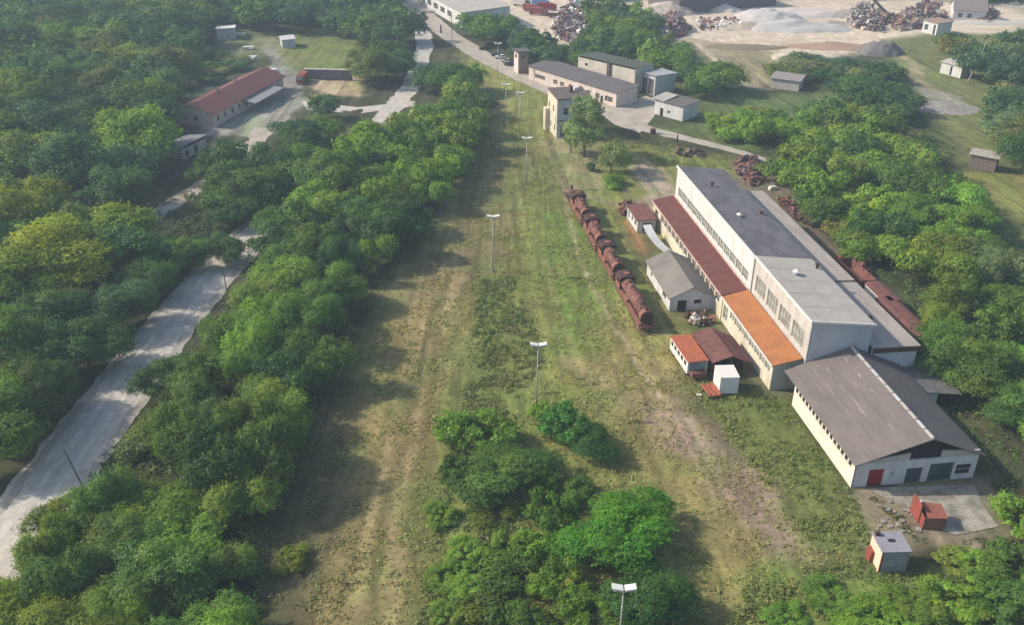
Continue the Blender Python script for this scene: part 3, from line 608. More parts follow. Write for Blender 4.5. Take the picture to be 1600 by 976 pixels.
# hall at the very top left of the road
t5, _ = long_bld('warehouse', 'white warehouse with pale roof beside the road in the far distance', (652, 4), (722, 45), 22, 6.5, 1.5, white_wall, pale_roof, lambda L: [(L * f, L * f + 6, 2, 4.5) for f in (.1, .25, .4, .55, .7)])
t6, _ = long_bld('open_hall', 'big open storage hall with white roof in the sand yard', (1060, 22), (1212, 9), 26, 6.2, 1.2, mat('shaded_hall_wall', (.12, .11, .13), var=.1), white_paint, lambda L: [])  # closed dark walls stand in for the shade inside the open hall
for o in t6.children: pass
t7, _ = long_bld('field_shed', 'lone low shed with pale grey roof in the dry field', (1203, 137), (1247, 143), 7, 3.3, .6, pale_wall, mat('mauve_grey_roof', (.27, .24, .24), var=.12), lambda L: [])
t8, _ = long_bld('field_shed', 'white twin hut on the green slope near bare leaning trunk', (1468, 114), (1500, 122), 5, 4.0, .5, white_wall, pale_wall, lambda L: [(L * .46, L * .56, 0, 3.4, 'door', dark_m)])
t9, _ = long_bld('field_shed', 'long brown shed with pale roof on the edge of the yellow field', (1512, 262), (1553, 270), 4, 3.8, .4, mat('brown_board_wall', (.22, .17, .145), var=.2), mat('pale_sheet', (.40, .36, .32)), lambda L: [])
t10, _ = long_bld('ruined_house', 'white gutted house shell among rubble in the far yard', (1440, 50), (1462, 56), 8, 5.0, .4, white_wall, brick, lambda L: [(1, 3, 1.2, 3.6, 'window', dark_m), (6, 7.2, 0, 4.2, 'door', dark_m)])
q = G(1510, 28)
gable_house('quarry_house', 'small house with wide grey gabled roof in the far rubble yard', 'house', q, R(75), 14, 13, 4.5, 4.0, white_wall, mat('rose_grey_roof', (.24, .20, .20), var=.15), left=[(2, 4, 1, 3), (6, 8, 1, 3)])

# ------------------------------------------------------------------ left farmstead
RH = R(-38)
a = np.array(G(320, 192, 1.)); b_ = np.array(G(430, 145, 1.))
c, L, rz = between(G(322, 198), G(432, 138))
print('house', c, L, math.degrees(rz))
n_ = np.array([-math.cos(rz), -math.sin(rz)])
t = gable_house('farm_house', 'long house with dark red gabled roof in the clearing by the forest', 'house', c + n_ * 3.4, rz, L, 12.4, 4.4, 2.3, mat('peach_wall', (.60, .49, .43), var=.12, scale=.6), tile_roof,
   front=[(2, 3.4, 1.4, 2.9), (5.5, 6.9, 1.4, 2.9)], side=[(2 + i * 4.2, 3.4 + i * 4.2, 1.2, 2.9) for i in range(int(L // 4.4))], over=.8)
MB().box(.6, 1.2, -L * .22, -L * .22 + .6, 5.6, 8.3, brick).build('chimney', t)
MB().box(-1.6, -1, L * .1, L * .1 + .6, 5.6, 8.2, brick).build('chimney', t)
cn = MB().slab([(6.6, -L * .12, 3.6), (10.8, -L * .12, 3.0), (10.8, L * .30, 3.0), (6.6, L * .30, 3.6)], .15, mat('canopy_sheet', (.27, .27, .28), var=.1)).build('canopy', t)
for y in (-L * .10, L * .08, L * .28): MB().box(10.5, 10.65, y, y + .15, -.1, 3.05, wood).build('post', cn)
c2, L3, rz3 = between(G(290, 246, 2), G(318, 212, 2))
flat_house('side_shed', 'low grey roofed shed at the dark end of the red roofed house', 'shed', c2 + n_ * 3.2, rz - .05, 11, 6.4, 2.6, .9, pale_wall, mat('lead_grey_sheet', (.20, .20, .225), var=.15), side=[(1, 3, .2, 2.2, 'door', dark_m), (5, 7, .2, 2.2, 'door', dark_m)])
q = G(355, 60)
flat_house('white_hut', 'white hut with bright flat roof at the far left clearing', 'shed', q, R(10), 5, 7, 4.2, .3, grey_wall, white_paint, front=[(3, 5, 0, 2.4, 'door', pale_wall)])
q = G(450, 72)
flat_house('grey_hut', 'small grey hut with white roof on the lawn behind the house', 'shed', q, R(20), 7, 5, 3.0, .3, grey_wall, mat('pale_lilac_roof', (.5, .5, .53), var=.1), side=[(2, 4, 0, 2.2, 'door', navy)])
q = G(332, 36)
flat_house('carport', 'low pale roofed shelter under the trees behind the white hut', 'shed', q, R(5), 3.5, 15, 2.8, .2, mat('shadow_board', (.15, .15, .16)), pale_wall)
rr = random.Random(9)
for i, (px, py, lb_) in enumerate([(376, 56, 'white folded sheet stack right of the white hut'), (388, 77, 'pale sheet pile at the drive, farther one'), (392, 92, 'pale sheet pile at the drive just behind the red roof'), (424, 113, 'white panel leaning at the corner of the red roofed house')]):
    q = G(px, py); mb = MB()
    for k in range(3): mb.slab([(-2.4 + k * .3, -1.2, .5 + k * .25), (2.2, -1 + .3 * k, .35 + .3 * k), (2.0, 1.3, .7 + k * .2), (-2.2, 1.2 - .2 * k, .4 + k * .25)], .12, white_paint)
    tag(mb.build('sheet_stack', None, loc=(*q, 0), rz=rr.uniform(-.6, .6)), lb_, 'sheet pile')
q = G(512, 128)
t = thing('garden_wall', 'dark low retaining wall beyond the red truck at the left yard', 'wall', (*q, 0), R(-2))
MB().box(-8, 8, 2.5, 3.2, -.2, 3.4, mat('violet_grey_wall', (.16, .15, .18), var=.2)).build('wall_body', t)
MB().box(-8.4, 8.4, 2.2, 3.5, 3.4, 3.65, pale_wall).build('coping', t)

# ------------------------------------------------------------------ vehicles
def wheels(mbp, xs, ys, r, w, parent, name='wheel'):
    for x in xs:
        for y in ys:
            o = MB().tube((x - w / 2, y, r), (x + w / 2, y, r), r, r, rubber, 14).build(name, parent)
            MB().tube((x - w / 2 - .01, y, r), (x + w / 2 + .01, y, r), r * .5, r * .5, metal, 10).build('hub', o)
def car(label, loc, rz, paint, group=None):
    t = thing('parked_car', label, 'car', (*loc, 0), rz, group)
    MB().prism([(-2.1, .35), (2.1, .35), (2.15, .75), (1.9, .92), (.9, 1.0), (-1.9, 1.0), (-2.15, .8)], 'x', -.85, .85, paint).build('body', t)
    MB().prism([(-1.6, 1.0), (.95, 1.0), (.35, 1.45), (-1.2, 1.47)], 'x', -.72, .72, dark_glass).build('windows', t)
    MB().prism([(-1.2, 1.475), (.35, 1.455), (.3, 1.5), (-1.15, 1.52)], 'x', -.68, .68, paint).build('roof', t)
    wheels(None, (-.78, .78), (-1.3, 1.35), .32, .2, t)
    return t
def truck(label, loc, rz, cabm, bodym, L=6.0, box=True, hb=2.6, bright=None, name='truck'):
    t = thing(name, label, 'truck', (*loc, 0), rz)
    MB().prism([(-L / 2 - 2.0, .7), (-L / 2 - .15, .7), (-L / 2 - .15, 2.9), (-L / 2 - 1.6, 2.9), (-L / 2 - 2.0, 1.8)], 'x', -1.15, 1.15, cabm).build('cab', t)
    MB().slab([(-1.0, -L / 2 - 2.02, 1.85), (1.0, -L / 2 - 2.02, 1.85), (1.0, -L / 2 - 1.66, 2.75), (-1.0, -L / 2 - 1.66, 2.75)], .02, blue_glass).build('windscreen', t)
    MB().box(-.5, .5, -L / 2 - 2, L / 2, .55, .85, soot).build('chassis', t)
    if box: MB().box(-1.2, 1.2, -L / 2, L / 2, .9, .9 + hb, bodym).build('box_body', t)
    else:
        mb = MB().box(-1.2, 1.2, -L / 2, L / 2, .9, 1.05, bodym)
        mb.box(-1.2, -1.12, -L / 2, L / 2, 1.05, 1.9, bodym).box(1.12, 1.2, -L / 2, L / 2, 1.05, 1.9, bodym).box(-1.12, 1.12, L / 2 - .08, L / 2, 1.05, 1.9, bodym); mb.build('cargo_bed', t)
    wheels(None, (-1.0, 1.0), (-L / 2 - 1.0, L / 2 - 1.1), .5, .3, t)
    return t
q = G(472, 131); truck('red truck parked at the yard entrance by the retaining wall', (q[0], q[1] + 2.5), R(-4), red_paint, red_paint, 5, True, 2.2)
cars = [((776, 88), 95, navy, 'dark car farthest along the parked row beside the road'), ((782, 92), 80, white_paint, 'white car in the middle of the parked row beside the road'),
        ((792, 98), 70, metal, 'silver car in the parked row nearest the narrow tower hut'), ((797, 103), 75, navy, 'dark car parked at the foot of the narrow tower hut'), ((757, 78), 100, soot, 'black car parked alone ahead of the roadside row')]
for (px, py), d, p_, lb_ in cars: q = G(px, py); car(lb_, q, R(d), p_, 'cars parked beside the road')
q = G(1585, 8); car('pale car on the far meadow road at the top right', q, R(85), white_paint)
for i, ((px, py), d, p_, lb_) in enumerate([((828, 18), 60, red_paint, 'red truck standing first in the far scrap yard row'), ((838, 24), 70, red_paint, 'red truck in the middle of the far scrap yard row'), ((852, 16), 75, deep_red, 'dark red truck at the back of the far scrap yard'), ((812, 10), 65, navy, 'dark blue truck at the left of the far scrap yard'), ((842, 10), 60, mat('blue_paint', (.10, .2, .42)), 'blue truck behind the red trucks in the far scrap yard')]):
    q = G(px, py); truck(lb_, q, R(d), p_, p_ if i != 3 else white_paint, 6.5, True, 2.4)
q = G(868, 28)
truck('grey lorry with open pale bed beside the wreck heap', q, R(80), white_paint, rust_pink, 7, False)

# old coach with orange roof, near the annex
p0 = np.array(G(1072, 583)); 
t = thing('old_bus', 'old white bus body with faded orange roof and blue windscreen', 'bus', (p0[0] + .7, p0[1] + 3.2, 0), AZ + R(3))
w_, l_ = 1.75, 4.3
MB().box(-w_, w_, -l_, l_, .75, 3.1, white_paint).build('body', t)
MB().slab([(-w_ - .12, -l_ - .25, 3.22), (w_ + .12, -l_ - .25, 3.22), (w_ + .12, l_ + .15, 3.22), (-w_ - .12, l_ + .15, 3.22)], .14, orange_paint).build('roof', t)
MB().slab([(-1.5, -l_ - .13, 1.55), (1.5, -l_ - .13, 1.55), (1.5, -l_ - .05, 2.9), (-1.5, -l_ - .05, 2.9)], .05, blue_glass).box(-1.45, 1.45, -l_ - .09, -l_ - .01, 1.65, 2.85, blue_glass).build('windscreen', t)
MB().box(-1.3, 1.3, -l_ - 1.3, -l_ - .02, .6, 1.45, plum_roof).build('bonnet', t)
for i in range(5): MB().box(-w_ - .03, -w_ + .02, -3.6 + i * 1.6, -2.6 + i * 1.6, 1.9, 2.7, dark_glass).build('window', t)
wheels(None, (-1.45, 1.45), (-3.2, 3.0), .5, .3, t)
# two rusty lean-to roofs beside it
t = thing('rusty_shelter', 'rusty plum coloured sheet shelter roof between the orange roofed bus and annex', 'shelter', (p0[0] + 5.0, p0[1] + 4.2, 0), AZ + R(2))
MB().slab([(-2.0, -5.2, 2.9), (1.9, -4.5, 3.5), (1.7, 5.8, 3.5), (-2.1, 5.2, 2.9)], .1, plum_roof).build('roof', t)
MB().slab([(2.0, -4.6, 3.3), (5.3, -5.6, 2.3), (5.2, 4.0, 2.3), (1.8, 5.6, 3.3)], .1, mat('dark_plum_roof', (.10, .035, .035), var=.25, scale=.6, col2=(.15, .07, .06))).build('roof', t)
for x, y, h in ((-1.8, -4.8, 2.7), (-1.8, 4.8, 2.7), (1.7, -4.3, 3.2), (1.6, 5.2, 3.2), (5, -5, 2.1), (5, 3.6, 2.1)): MB().box(x, x + .14, y, y + .14, -.1, h, wood).build('post', t)
MB().box(-1.6, 1.5, 3.0, 5.0, 0, 1.6, rust).box(2.2, 4.6, -3, 3, 0, 1.2, soot).build('stored_scrap', t)
# white box body and orange trailer
q = np.array(G(1135, 617))
t = thing('white_container', 'white box container standing on the grass beside the rusty shelter', 'container', (q[0] + .1, q[1] + 1.9, 0), AZ - R(4))
MB().box(-1.55, 1.55, -1.9, 1.9, .3, 3.35, white_paint).build('body', t)
MB().slab([(-1.6, -1.95, 3.45), (1.6, -1.95, 3.45), (1.6, 1.95, 3.45), (-1.6, 1.95, 3.45)], .1, white_paint).build('roof', t)
MB().box(-1.35, 1.35, -1.95, -1.9, .5, 3.15, mat('pale_grey_panel', (.6, .62, .66), var=.05)).build('door', t)
for x in (-1.4, 1.1):
    for y in (-1.7, 1.4): MB().box(x, x + .3, y, y + .3, -.05, .3, wood).build('foot', t)
q = np.array(G(1114, 622))
t = thing('orange_trailer', 'low bright orange flat trailer beside the white container', 'trailer', (q[0] - .2, q[1] + 1.6, 0), AZ + R(6))
MB().box(-.95, .95, -1.9, 1.7, .55, .68, orange_paint).box(-.95, -.87, -1.9, 1.7, .68, 1.0, orange_paint).box(.87, .95, -1.9, 1.7, .68, 1.0, orange_paint).box(-.05, .05, -1.9, 1.7, .68, .9, rust).build('bed', t)
wheels(None, (-.9, .9), (-1.2, .9), .35, .2, t)
MB().tube((0, -1.9, .55), (0, -3.0, .4), .05, .05, soot).build('drawbar', t)

# ------------------------------------------------------------------ steam locomotives
def loco(label, loc, rz, Lb=9., first=False):
    """nose at -y; cab at the far end"""
    t = thing('steam_locomotive', label, 'locomotive', (*loc, 0), rz, 'rusty steam locomotives in a row')
    r = 1.22; zc_ = 2.85
    bo = MB().tube((0, -Lb / 2, zc_), (0, Lb / 2 - 1.6, zc_), r, r, rust_pink, 20).build('boiler', t, True)
    MB().tube((0, -Lb / 2 - 1.3, zc_), (0, -Lb / 2 - .003, zc_), r + .07, r + .07, rust, 20).tube((0, -Lb / 2 - 1.42, zc_), (0, -Lb / 2 - 1.3, zc_), r - .2, r, soot, 20).build('smokebox', t)
    MB().tube((0, -Lb / 2 - .7, zc_ + r - .1), (0, -Lb / 2 - .7, zc_ + r + .55), .28, .34, soot, 12).build('chimney', t)
    MB().tube((0, -Lb / 2 + 1.9, zc_ + r - .1), (0, -Lb / 2 + 1.9, zc_ + r + .35), .42, .34, soot, 12).build('dome', bo)
    MB().tube((0, -Lb / 2 + 4.3, zc_ + r - .1), (0, -Lb / 2 + 4.3, zc_ + r + .4), .36, .3, rust, 12).build('dome', bo)
    for k in range(4):
        y = -Lb / 2 + .6 + k * 1.9
        MB().tube((0, y, zc_), (0, y + .12, zc_), r + .035, r + .035, rust, 20).build('boiler_band', bo)
    for s in (-1, 1):
        MB().box(min(s * .95, s * 1.85), max(s * .95, s * 1.85), -Lb / 2 - 1.5, Lb / 2 + .4, 1.55, 1.65, rust).build('running_board', t)
    MB().box(-.6, .6, -Lb / 2 - 1.7, Lb / 2 + 2.3, .8, 1.5, soot).build('frame', t)
    MB().box(-1.35, 1.35, -Lb / 2 - 1.95, -Lb / 2 - 1.72, .75, 1.35, rust).build('buffer_beam', t)
    for s in (-.85, .85): MB().tube((s, -Lb / 2 - 2.4, 1.05), (s, -Lb / 2 - 1.96, 1.05), .2, .12, soot, 10).build('buffer', t)
    rl = random.Random(int(loc[1] * 7))
    for k in range(9):
        a = rl.uniform(-1.3, 1.3); y = rl.uniform(-Lb / 2, Lb / 2 - 2); q0 = Vector((math.sin(a) * r, y, zc_ + math.cos(a) * r)); l_ = rl.uniform(.3, 1.6)
        MB().tube(q0, q0 + Vector((math.sin(a) * .15, l_, .05)), rl.uniform(.05, .16), rl.uniform(.05, .14), rl.choice([soot, rust, soot]), 7).build('pipe', bo)
    for k in range(3):
        y = rl.uniform(-Lb / 2 + .5, Lb / 2 - 2.4); MB().box(-.35, .35, y, y + .5, zc_ + r - .02, zc_ + r + .06, dark_m).build('boiler_opening', bo)
    # cab with open sides and roof hatch
    cbm = MB(); y0, y1 = Lb / 2 - 1.5, Lb / 2 + 1.2
    cbm.box(-1.5, 1.5, y0, y0 + .08, 1.66, 4.0, soot)
    for s in (-1, 1):
        cbm.box(min(s * 1.42, s * 1.5), max(s * 1.42, s * 1.5), y0 + .08, y1, 1.66, 2.7, rust); cbm.box(min(s * 1.42, s * 1.5), max(s * 1.42, s * 1.5), y1 - .35, y1, 2.7, 3.75, soot); cbm.box(min(s * 1.42, s * 1.5), max(s * 1.42, s * 1.5), y0 + .08, y0 + .5, 2.7, 3.75, soot)
    cb_ = cbm.build('cab', t)
    MB().prism([(-1.8, 3.86), (-1.1, 4.3), (0, 4.5), (1.1, 4.3), (1.8, 3.86), (1.7, 3.76), (-1.7, 3.76)], 'y', y0 - .25, y1 + .35, soot).build('cab_roof', cb_)
    MB().box(-.5, .5, y0 + .6, y0 + 1.6, 4.45, 4.65, rust).build('roof_hatch', cb_)
    MB().box(-1.3, 1.3, y1 + .1, y1 + 1.1, 1.2, 2.9, rust).box(-1.0, 1.0, y1 + .3, y1 + .9, 2.9, 3.05, soot).build('coal_bunker', t)
    for s in (-1, 1):
        for k in range(4):
            y = -Lb / 2 + .9 + k * 2.0
            w = MB().tube((s * .68, y, .72), (s * .84, y, .72), .68, .68, soot, 16).build('wheel', t)
        MB().box(min(s * .88, s * .96), max(s * .88, s * .96), -Lb / 2 + .7, -Lb / 2 + 7.1, .62, .76, rust).build('coupling_rod', t)
        MB().box(min(s * .95, s * 1.45), max(s * .95, s * 1.45), -Lb / 2 - 1.2, -Lb / 2 + .2, .55, 1.3, rust).build('cylinder', t)
        MB().box(min(s * 1.05, s * 1.5), max(s * 1.05, s * 1.5), 0, 2.6, 1.66, 2.3, rust).build('side_tank', t)
    return t
# track centre line
near = np.array(G(1014, 527)); far = np.array(G(893, 312))
near = near + np.array([-.1, 1.2])
dv = (far - near) / np.hypot(*(far - near)); TL = float(np.hypot(*(far - near))); trz = math.atan2(-dv[0], dv[1])
print('track', near, far, TL)
rails = thing('railway_track', 'rusty siding track under the row of locomotives', 'track', (*(near - dv * .5), 0), trz)
for s in (-.75, .75): MB().box(s - .05, s + .05, 0, TL + 6, .12, .26, rust).build('rail', rails)
sl_ = MB()
for k in range(int((TL + 6) / .8)): sl_.box(-1.3, 1.3, k * .8, k * .8 + .25, .0, .12, wood)
sl_.build('sleepers', rails)
lab = ['rusty steam locomotive nearest the camera with long bare boiler', 'second rusty locomotive from the near end of the row', 'third rusty locomotive from the near end, in the middle of the row', 'fourth rusty locomotive from the near end of the row', 'farthest rusty locomotive at the end of the row by the dirt track']
pos = 0.; 
for i, (Lb, step) in enumerate([(14.2, 20.6), (8.6, 14.4), (8.6, 14.4), (8.6, 14.4)]):
    nose = pos + 2.4 + Lb / 2
    c = near + dv * nose; loco(lab[i] if i < 3 else 'fourth and farthest rusty locomotive, at the end of the row by the dirt track', c, trz + R([0, .6, -.4, .3][i]), Lb); pos += step
c = near + dv * (pos + 2.5)
t = thing('rusty_boiler', 'small rusty boiler frame at the far end of the locomotive row', 'scrap boiler', (*c, .2), trz)
MB().tube((0, -2, 1.6), (0, 1.5, 1.6), .8, .8, rust_pink, 16).build('boiler', t, True)
MB().box(-1.2, 1.2, -2.2, 2.4, .3, .7, soot).build('frame', t); MB().tube((0, 1.0, 2.3), (0, 1.0, 3.4), .2, .3, soot).build('chimney', t)

# ------------------------------------------------------------------ wagons behind the factory
def wagon(label, loc, rz, L, Wd, h, bodym, roofm, sidem=None, open_=False):
    t = thing('goods_wagon', label, 'wagon', (*loc, 0), rz, 'wagons standing behind the factory')
    x, y = Wd / 2, L / 2
    if open_:
        mb = MB().box(-x, x, -y, y, 1.0, 1.15, bodym).box(-x, -x + .1, -y, y, 1.15, h, bodym).box(x - .1, x, -y, y, 1.15, h, bodym).box(-x + .1, x - .1, -y, -y + .1, 1.15, h, bodym).box(-x + .1, x - .1, y - .1, y, 1.15, h, bodym)
        for k in range(5): mb.box(-x - .08, -x, -y + .5 + k * (L - 1) / 4, -y + .65 + k * (L - 1) / 4, 1.0, h, rust)
        mb.build('body', t)
    else:
        MB().box(-x, x, -y, y, 1.0, h, bodym).build('body', t)
        MB().prism([(-x - .1, h), (-x * .5, h + .3), (x * .5, h + .3), (x + .1, h)], 'y', -y - .15, y + .15, roofm).build('roof', t)
        if sidem: MB().box(-x - .04, -x, -y + .3, y - .3, 1.2, h - .2, sidem).build('side_panel', t)
    MB().box(-1, 1, -y - .2, y + .2, .6, 1.0, soot).build('underframe', t)
    for yy in (-y * .6, y * .6):
        for s in (-.75, .75): MB().tube((s - .07, yy, .45), (s + .07, yy, .45), .45, .45, soot, 14).build('wheel', t)
    return t
def onf(px, py, z): return np.array(G(px, py, z))
wagon('long maroon boxcar nearest the camera behind the pale brown roofed range', onf(1413, 494, 4.2), AZ, 14.5, 3.9, 4.2, maroon, plum_roof)
wagon('boxcar with whitish side and plum roof between two maroon wagons', onf(1380, 456, 4.2), AZ, 8, 3.4, 4.2, maroon, plum_roof, white_paint)
wagon('open rusty red wagon with sagging side beyond the whitish boxcar', onf(1338, 424, 2.5), AZ + .03, 10.5, 3.2, 3.1, rust_pink, plum_roof, None, True)
q = onf(1338, 412, 0)

# ------------------------------------------------------------------ scrap heaps
def scrap(name, label, poly, n, mats, h, seed, cat='scrap heap', big=1.):
    r = random.Random(seed); P_ = GP(poly); c = P_.mean(0); mb = MB()
    lo, hi = P_.min(0), P_.max(0); k = 0
    n = int(n * 1.7)
    while k < n:
        x, y = r.uniform(lo[0], hi[0]), r.uniform(lo[1], hi[1]); sd = poly_sd(np.array([[x, y]]), P_)[0]
        if sd > 0: continue
        k += 1; z = r.uniform(0, min(h, -sd * .9 + .4)); m = r.choice(mats); s = r.uniform(.4, 1.3) * big
        ax = Vector((r.uniform(-1, 1), r.uniform(-1, 1), r.uniform(-.5, .5))).normalized(); s *= .72
        if r.random() < .35:
            mb.tube(Vector((x - c[0], y - c[1], z)) - ax * s, Vector((x - c[0], y - c[1], z)) + ax * s, .12 * big + .25 * r.random(), .12 * big + .2 * r.random(), m, 8)
        else:
            rot = Matrix.Rotation(r.uniform(0, 6.28), 3, ax); dx, dy, dz = s * r.uniform(.4, 1), s * r.uniform(.4, 1), s * r.uniform(.1, .6)
            vs = [Vector((x - c[0], y - c[1], z + dz * .5)) + rot @ Vector((sx * dx, sy * dy, sz * dz)) for sz in (-1, 1) for sx, sy in ((-1, -1), (1, -1), (1, 1), (-1, 1))]
            mb.add(vs, [(0, 3, 2, 1), (4, 5, 6, 7), (0, 1, 5, 4), (1, 2, 6, 5), (2, 3, 7, 6), (3, 0, 4, 7)], m)
    o = mb.build(name, None, loc=(c[0], c[1], 0)); tag(o, label, cat)
lilac = mat('dusty_lilac_metal', (.30, .25, .27), var=.3); purple = mat('dull_purple', (.16, .10, .12), var=.3)
scrap('scrap_heap', 'heap of rusty dark scrap at the end of the pale path', [(1148, 250), (1180, 248), (1196, 285), (1175, 292), (1150, 272)], 170, [rust, soot, rust, purple, wood], 1.5, 1, big=.95)
scrap('scrap_heap', 'long strip of rusty scrap behind the dark roofed hall', [(1212, 312), (1232, 312), (1285, 348), (1270, 356), (1240, 342)], 170, [rust, rust_pink, soot, wood, soot], 1.1, 2, big=.9)
scrap('scrap_heap', 'tangle of rusty parts beside the open red wagon', [(1310, 400), (1340, 400), (1362, 432), (1352, 440), (1330, 424)], 80, [rust, soot, deep_red], 2.0, 3)
scrap('scrap_heap', 'old boards and pipes lying in the grass near the post', [(1058, 232), (1100, 238), (1102, 246), (1056, 244)], 40, [soot, wood], .5, 5)
scrap('wreck_heap', 'big heap of crushed pale and purple car bodies in the far yard', [(862, 44), (880, 14), (905, 16), (932, 30), (936, 62), (910, 74), (870, 60)], 520, [white_paint, lilac, purple, rust_pink, lilac, navy], 6, 6, big=1.7)
scrap('rubble_heap', 'reddish brown rubble and scrap heap at the edge of the sand yard', [(1022, 62), (1034, 30), (1052, 28), (1080, 44), (1070, 56), (1040, 62)], 330, [rust, brick, lilac, rust_pink, sand], 6, 7, big=1.6)
scrap('rubble_heap', 'dark rubble around the crane base in the far yard', [(1320, 24), (1345, 10), (1385, 24), (1380, 52), (1330, 44)], 260, [gravel, lilac, purple, sand], 4, 8, big=1.6)
scrap('rubble_heap', 'dark rubble strewn between the crane and the white shell house', [(1385, 32), (1440, 10), (1475, 12), (1480, 32), (1435, 46), (1400, 50)], 330, [purple, lilac, rust_pink, gravel, brick], 4, 9, big=1.7)
scrap('rubble_heap', 'reddish rubble beside the grey gabled house at the far right', [(1525, 18), (1560, 20), (1550, 38), (1528, 36)], 120, [rust, purple, lilac], 3, 10, big=1.6)
scrap('scrap_heap', 'parts and drums piled at the foot of the post by the small shed', [(962, 324), (984, 316), (990, 330), (975, 338)], 26, [soot, rust], 1.0, 12)
scrap('scrap_heap', 'dark junk piled under the near gable of the grey shed', [(1070, 495), (1100, 488), (1118, 505), (1085, 512)], 40, [soot, rust, wood, pale_wall], 1.1, 13, big=.8)
scrap('rubble_heap', 'pallets and scrap strewn at the left of the sand yard', [(1088, 34), (1150, 30), (1160, 44), (1095, 48)], 110, [wood, lilac, white_paint, rust], 1.6, 23, big=1.3)
def heap(name, label, c, rx, ry, h, m, seed=0, rz=0, cat='heap'):
    n = 40; u = np.linspace(-1.15, 1.15, n); X_, Y_ = np.meshgrid(u, u); r_ = np.hypot(X_, Y_)
    r_ = r_ * (.8 + .5 * fbm(X_ * 1.6 + seed * 3 + 80, Y_ * 1.6 + 70 + seed)); z = np.clip(1 - r_, 0, 1) ** .7 * h * (.55 + .9 * fbm(X_ * 2.2 + seed * 9 + 30, Y_ * 2.2 + seed + 30)) + (fbm(X_ * 7 + 50 + seed, Y_ * 7 + 60) - .5) * h * .16 * (r_ < 1) - .25 * (r_ >= 1)
    i = np.arange((n - 1) * n).reshape(n - 1, n)[:, :-1].ravel()
    me = quick_mesh(name, np.stack([X_.ravel() * rx, Y_.ravel() * ry, z.ravel() - .1], 1), np.stack([i, i + 1, i + n + 1, i + n], 1)); me.materials.append(m)
    me.polygons.foreach_set('use_smooth', [True] * len(me.polygons))
    o = bpy.data.objects.new(name, me); COL.objects.link(o); o.location = (c[0], c[1], 0); o.rotation_euler.z = rz; tag(o, label, cat)
grey_sand = mat('pale_grey_sand', (.48, .46, .45), var=.1, scale=.15)
for i, (px, py, rx, ry, h, m, lb_) in enumerate([
  (1200, 30, 15, 12, 9, grey_sand, 'tall pale grey sand heap left of the bright stockpile'), (1245, 22, 26, 10, 5, mat('bright_sand', (.55, .50, .46), var=.08), 'broad brightest white sand stockpile in the yard'),
  (1240, 44, 24, 9, 6, grey_sand, 'wide grey sand heap in front of the bright stockpile'), (1155, 42, 18, 8, 4, sand, 'low brown heap left in the sand yard'),
  (1290, 38, 14, 6, 3, sand, 'low sand ridge right of the wide grey heap'), (1130, 16, 8, 6, 6, mat('bright_sand', (.5, .5, .5)), 'small pointed white heap before the open hall'),
  (1040, 20, 14, 10, 9, sand, 'tan earth heap behind the reddish rubble'), (1500, 22, 14, 9, 8, sand, 'round tan heap beside the grey gabled house'),
  (1350, 26, 16, 9, 6, gravel, 'grey rubble mound at the crane'), (1375, 82, 9, 7, 8, mat('dark_gravel', (.17, .16, .16), var=.2), 'steep dark grey heap at the bushes edge'),
  (1475, 168, 11, 7, 1.6, gravel, 'flat gravel spread at the end of the curved track'), (1250, 92, 11, 7, 5, sand, 'pale earth bank above the dark bushes'),
  (1300, 74, 22, 6, 3.0, mat('orange_earth', (.40, .27, .19), var=.15), 'orange earth bank right of the sand yard track'), (1160, 74, 18, 5, 2.2, mat('dry_earth', (.24, .20, .12), var=.2), 'grassy dry bank below the sand yard'),
  (1545, 36, 18, 5, 2.5, mat('pale_slab_sand', (.50, .47, .42), var=.1), 'flat white sand strip at the far right')]):
    heap('sand_heap', lb_, G(px, py), rx * 1.1, ry * 1.1, h * .62, m, i, 0, 'sand heap')
# far road and crane
ribbon('far_road', GP([(1380, -6), (1480, 0), (1560, 8), (1680, 20)]), 7, pale_road, .05, .3, 5)
q = G(1384, 32)
t = thing('crane', 'long lattice crane boom leaning left over the far rubble', 'crane', (*q, 0), R(20))
MB().box(-2, 2, -2.5, 2.5, .8, 3.4, mat('crane_tan', (.25, .18, .13))).build('cab', t)
MB().box(-2.2, -1.4, -3, 3, 0, .8, soot).build('crawler', t); MB().box(1.4, 2.2, -3, 3, 0, .8, soot).build('crawler', t)
bm_ = MB(); tip = Vector((-16, 10, 19)); b0 = Vector((0, 0, 3))
for dx, dy in ((-.5, -.5), (.5, -.5), (.5, .5), (-.5, .5)): bm_.tube(b0 + Vector((dx, dy, 0)), tip + Vector((dx * .4, dy * .4, 0)), .14, .12, wood, 6)
for k in range(14):
    a = b0.lerp(tip, k / 14); b2 = b0.lerp(tip, (k + 1) / 14); bm_.tube(a + Vector((-.5, -.5, 0)), b2 + Vector((.5, .5, 0)), .08, .08, wood, 5); bm_.tube(a + Vector((.5, -.5, 0)), b2 + Vector((-.5, .5, 0)), .08, .08, wood, 5)
bm_.build('boom', t)

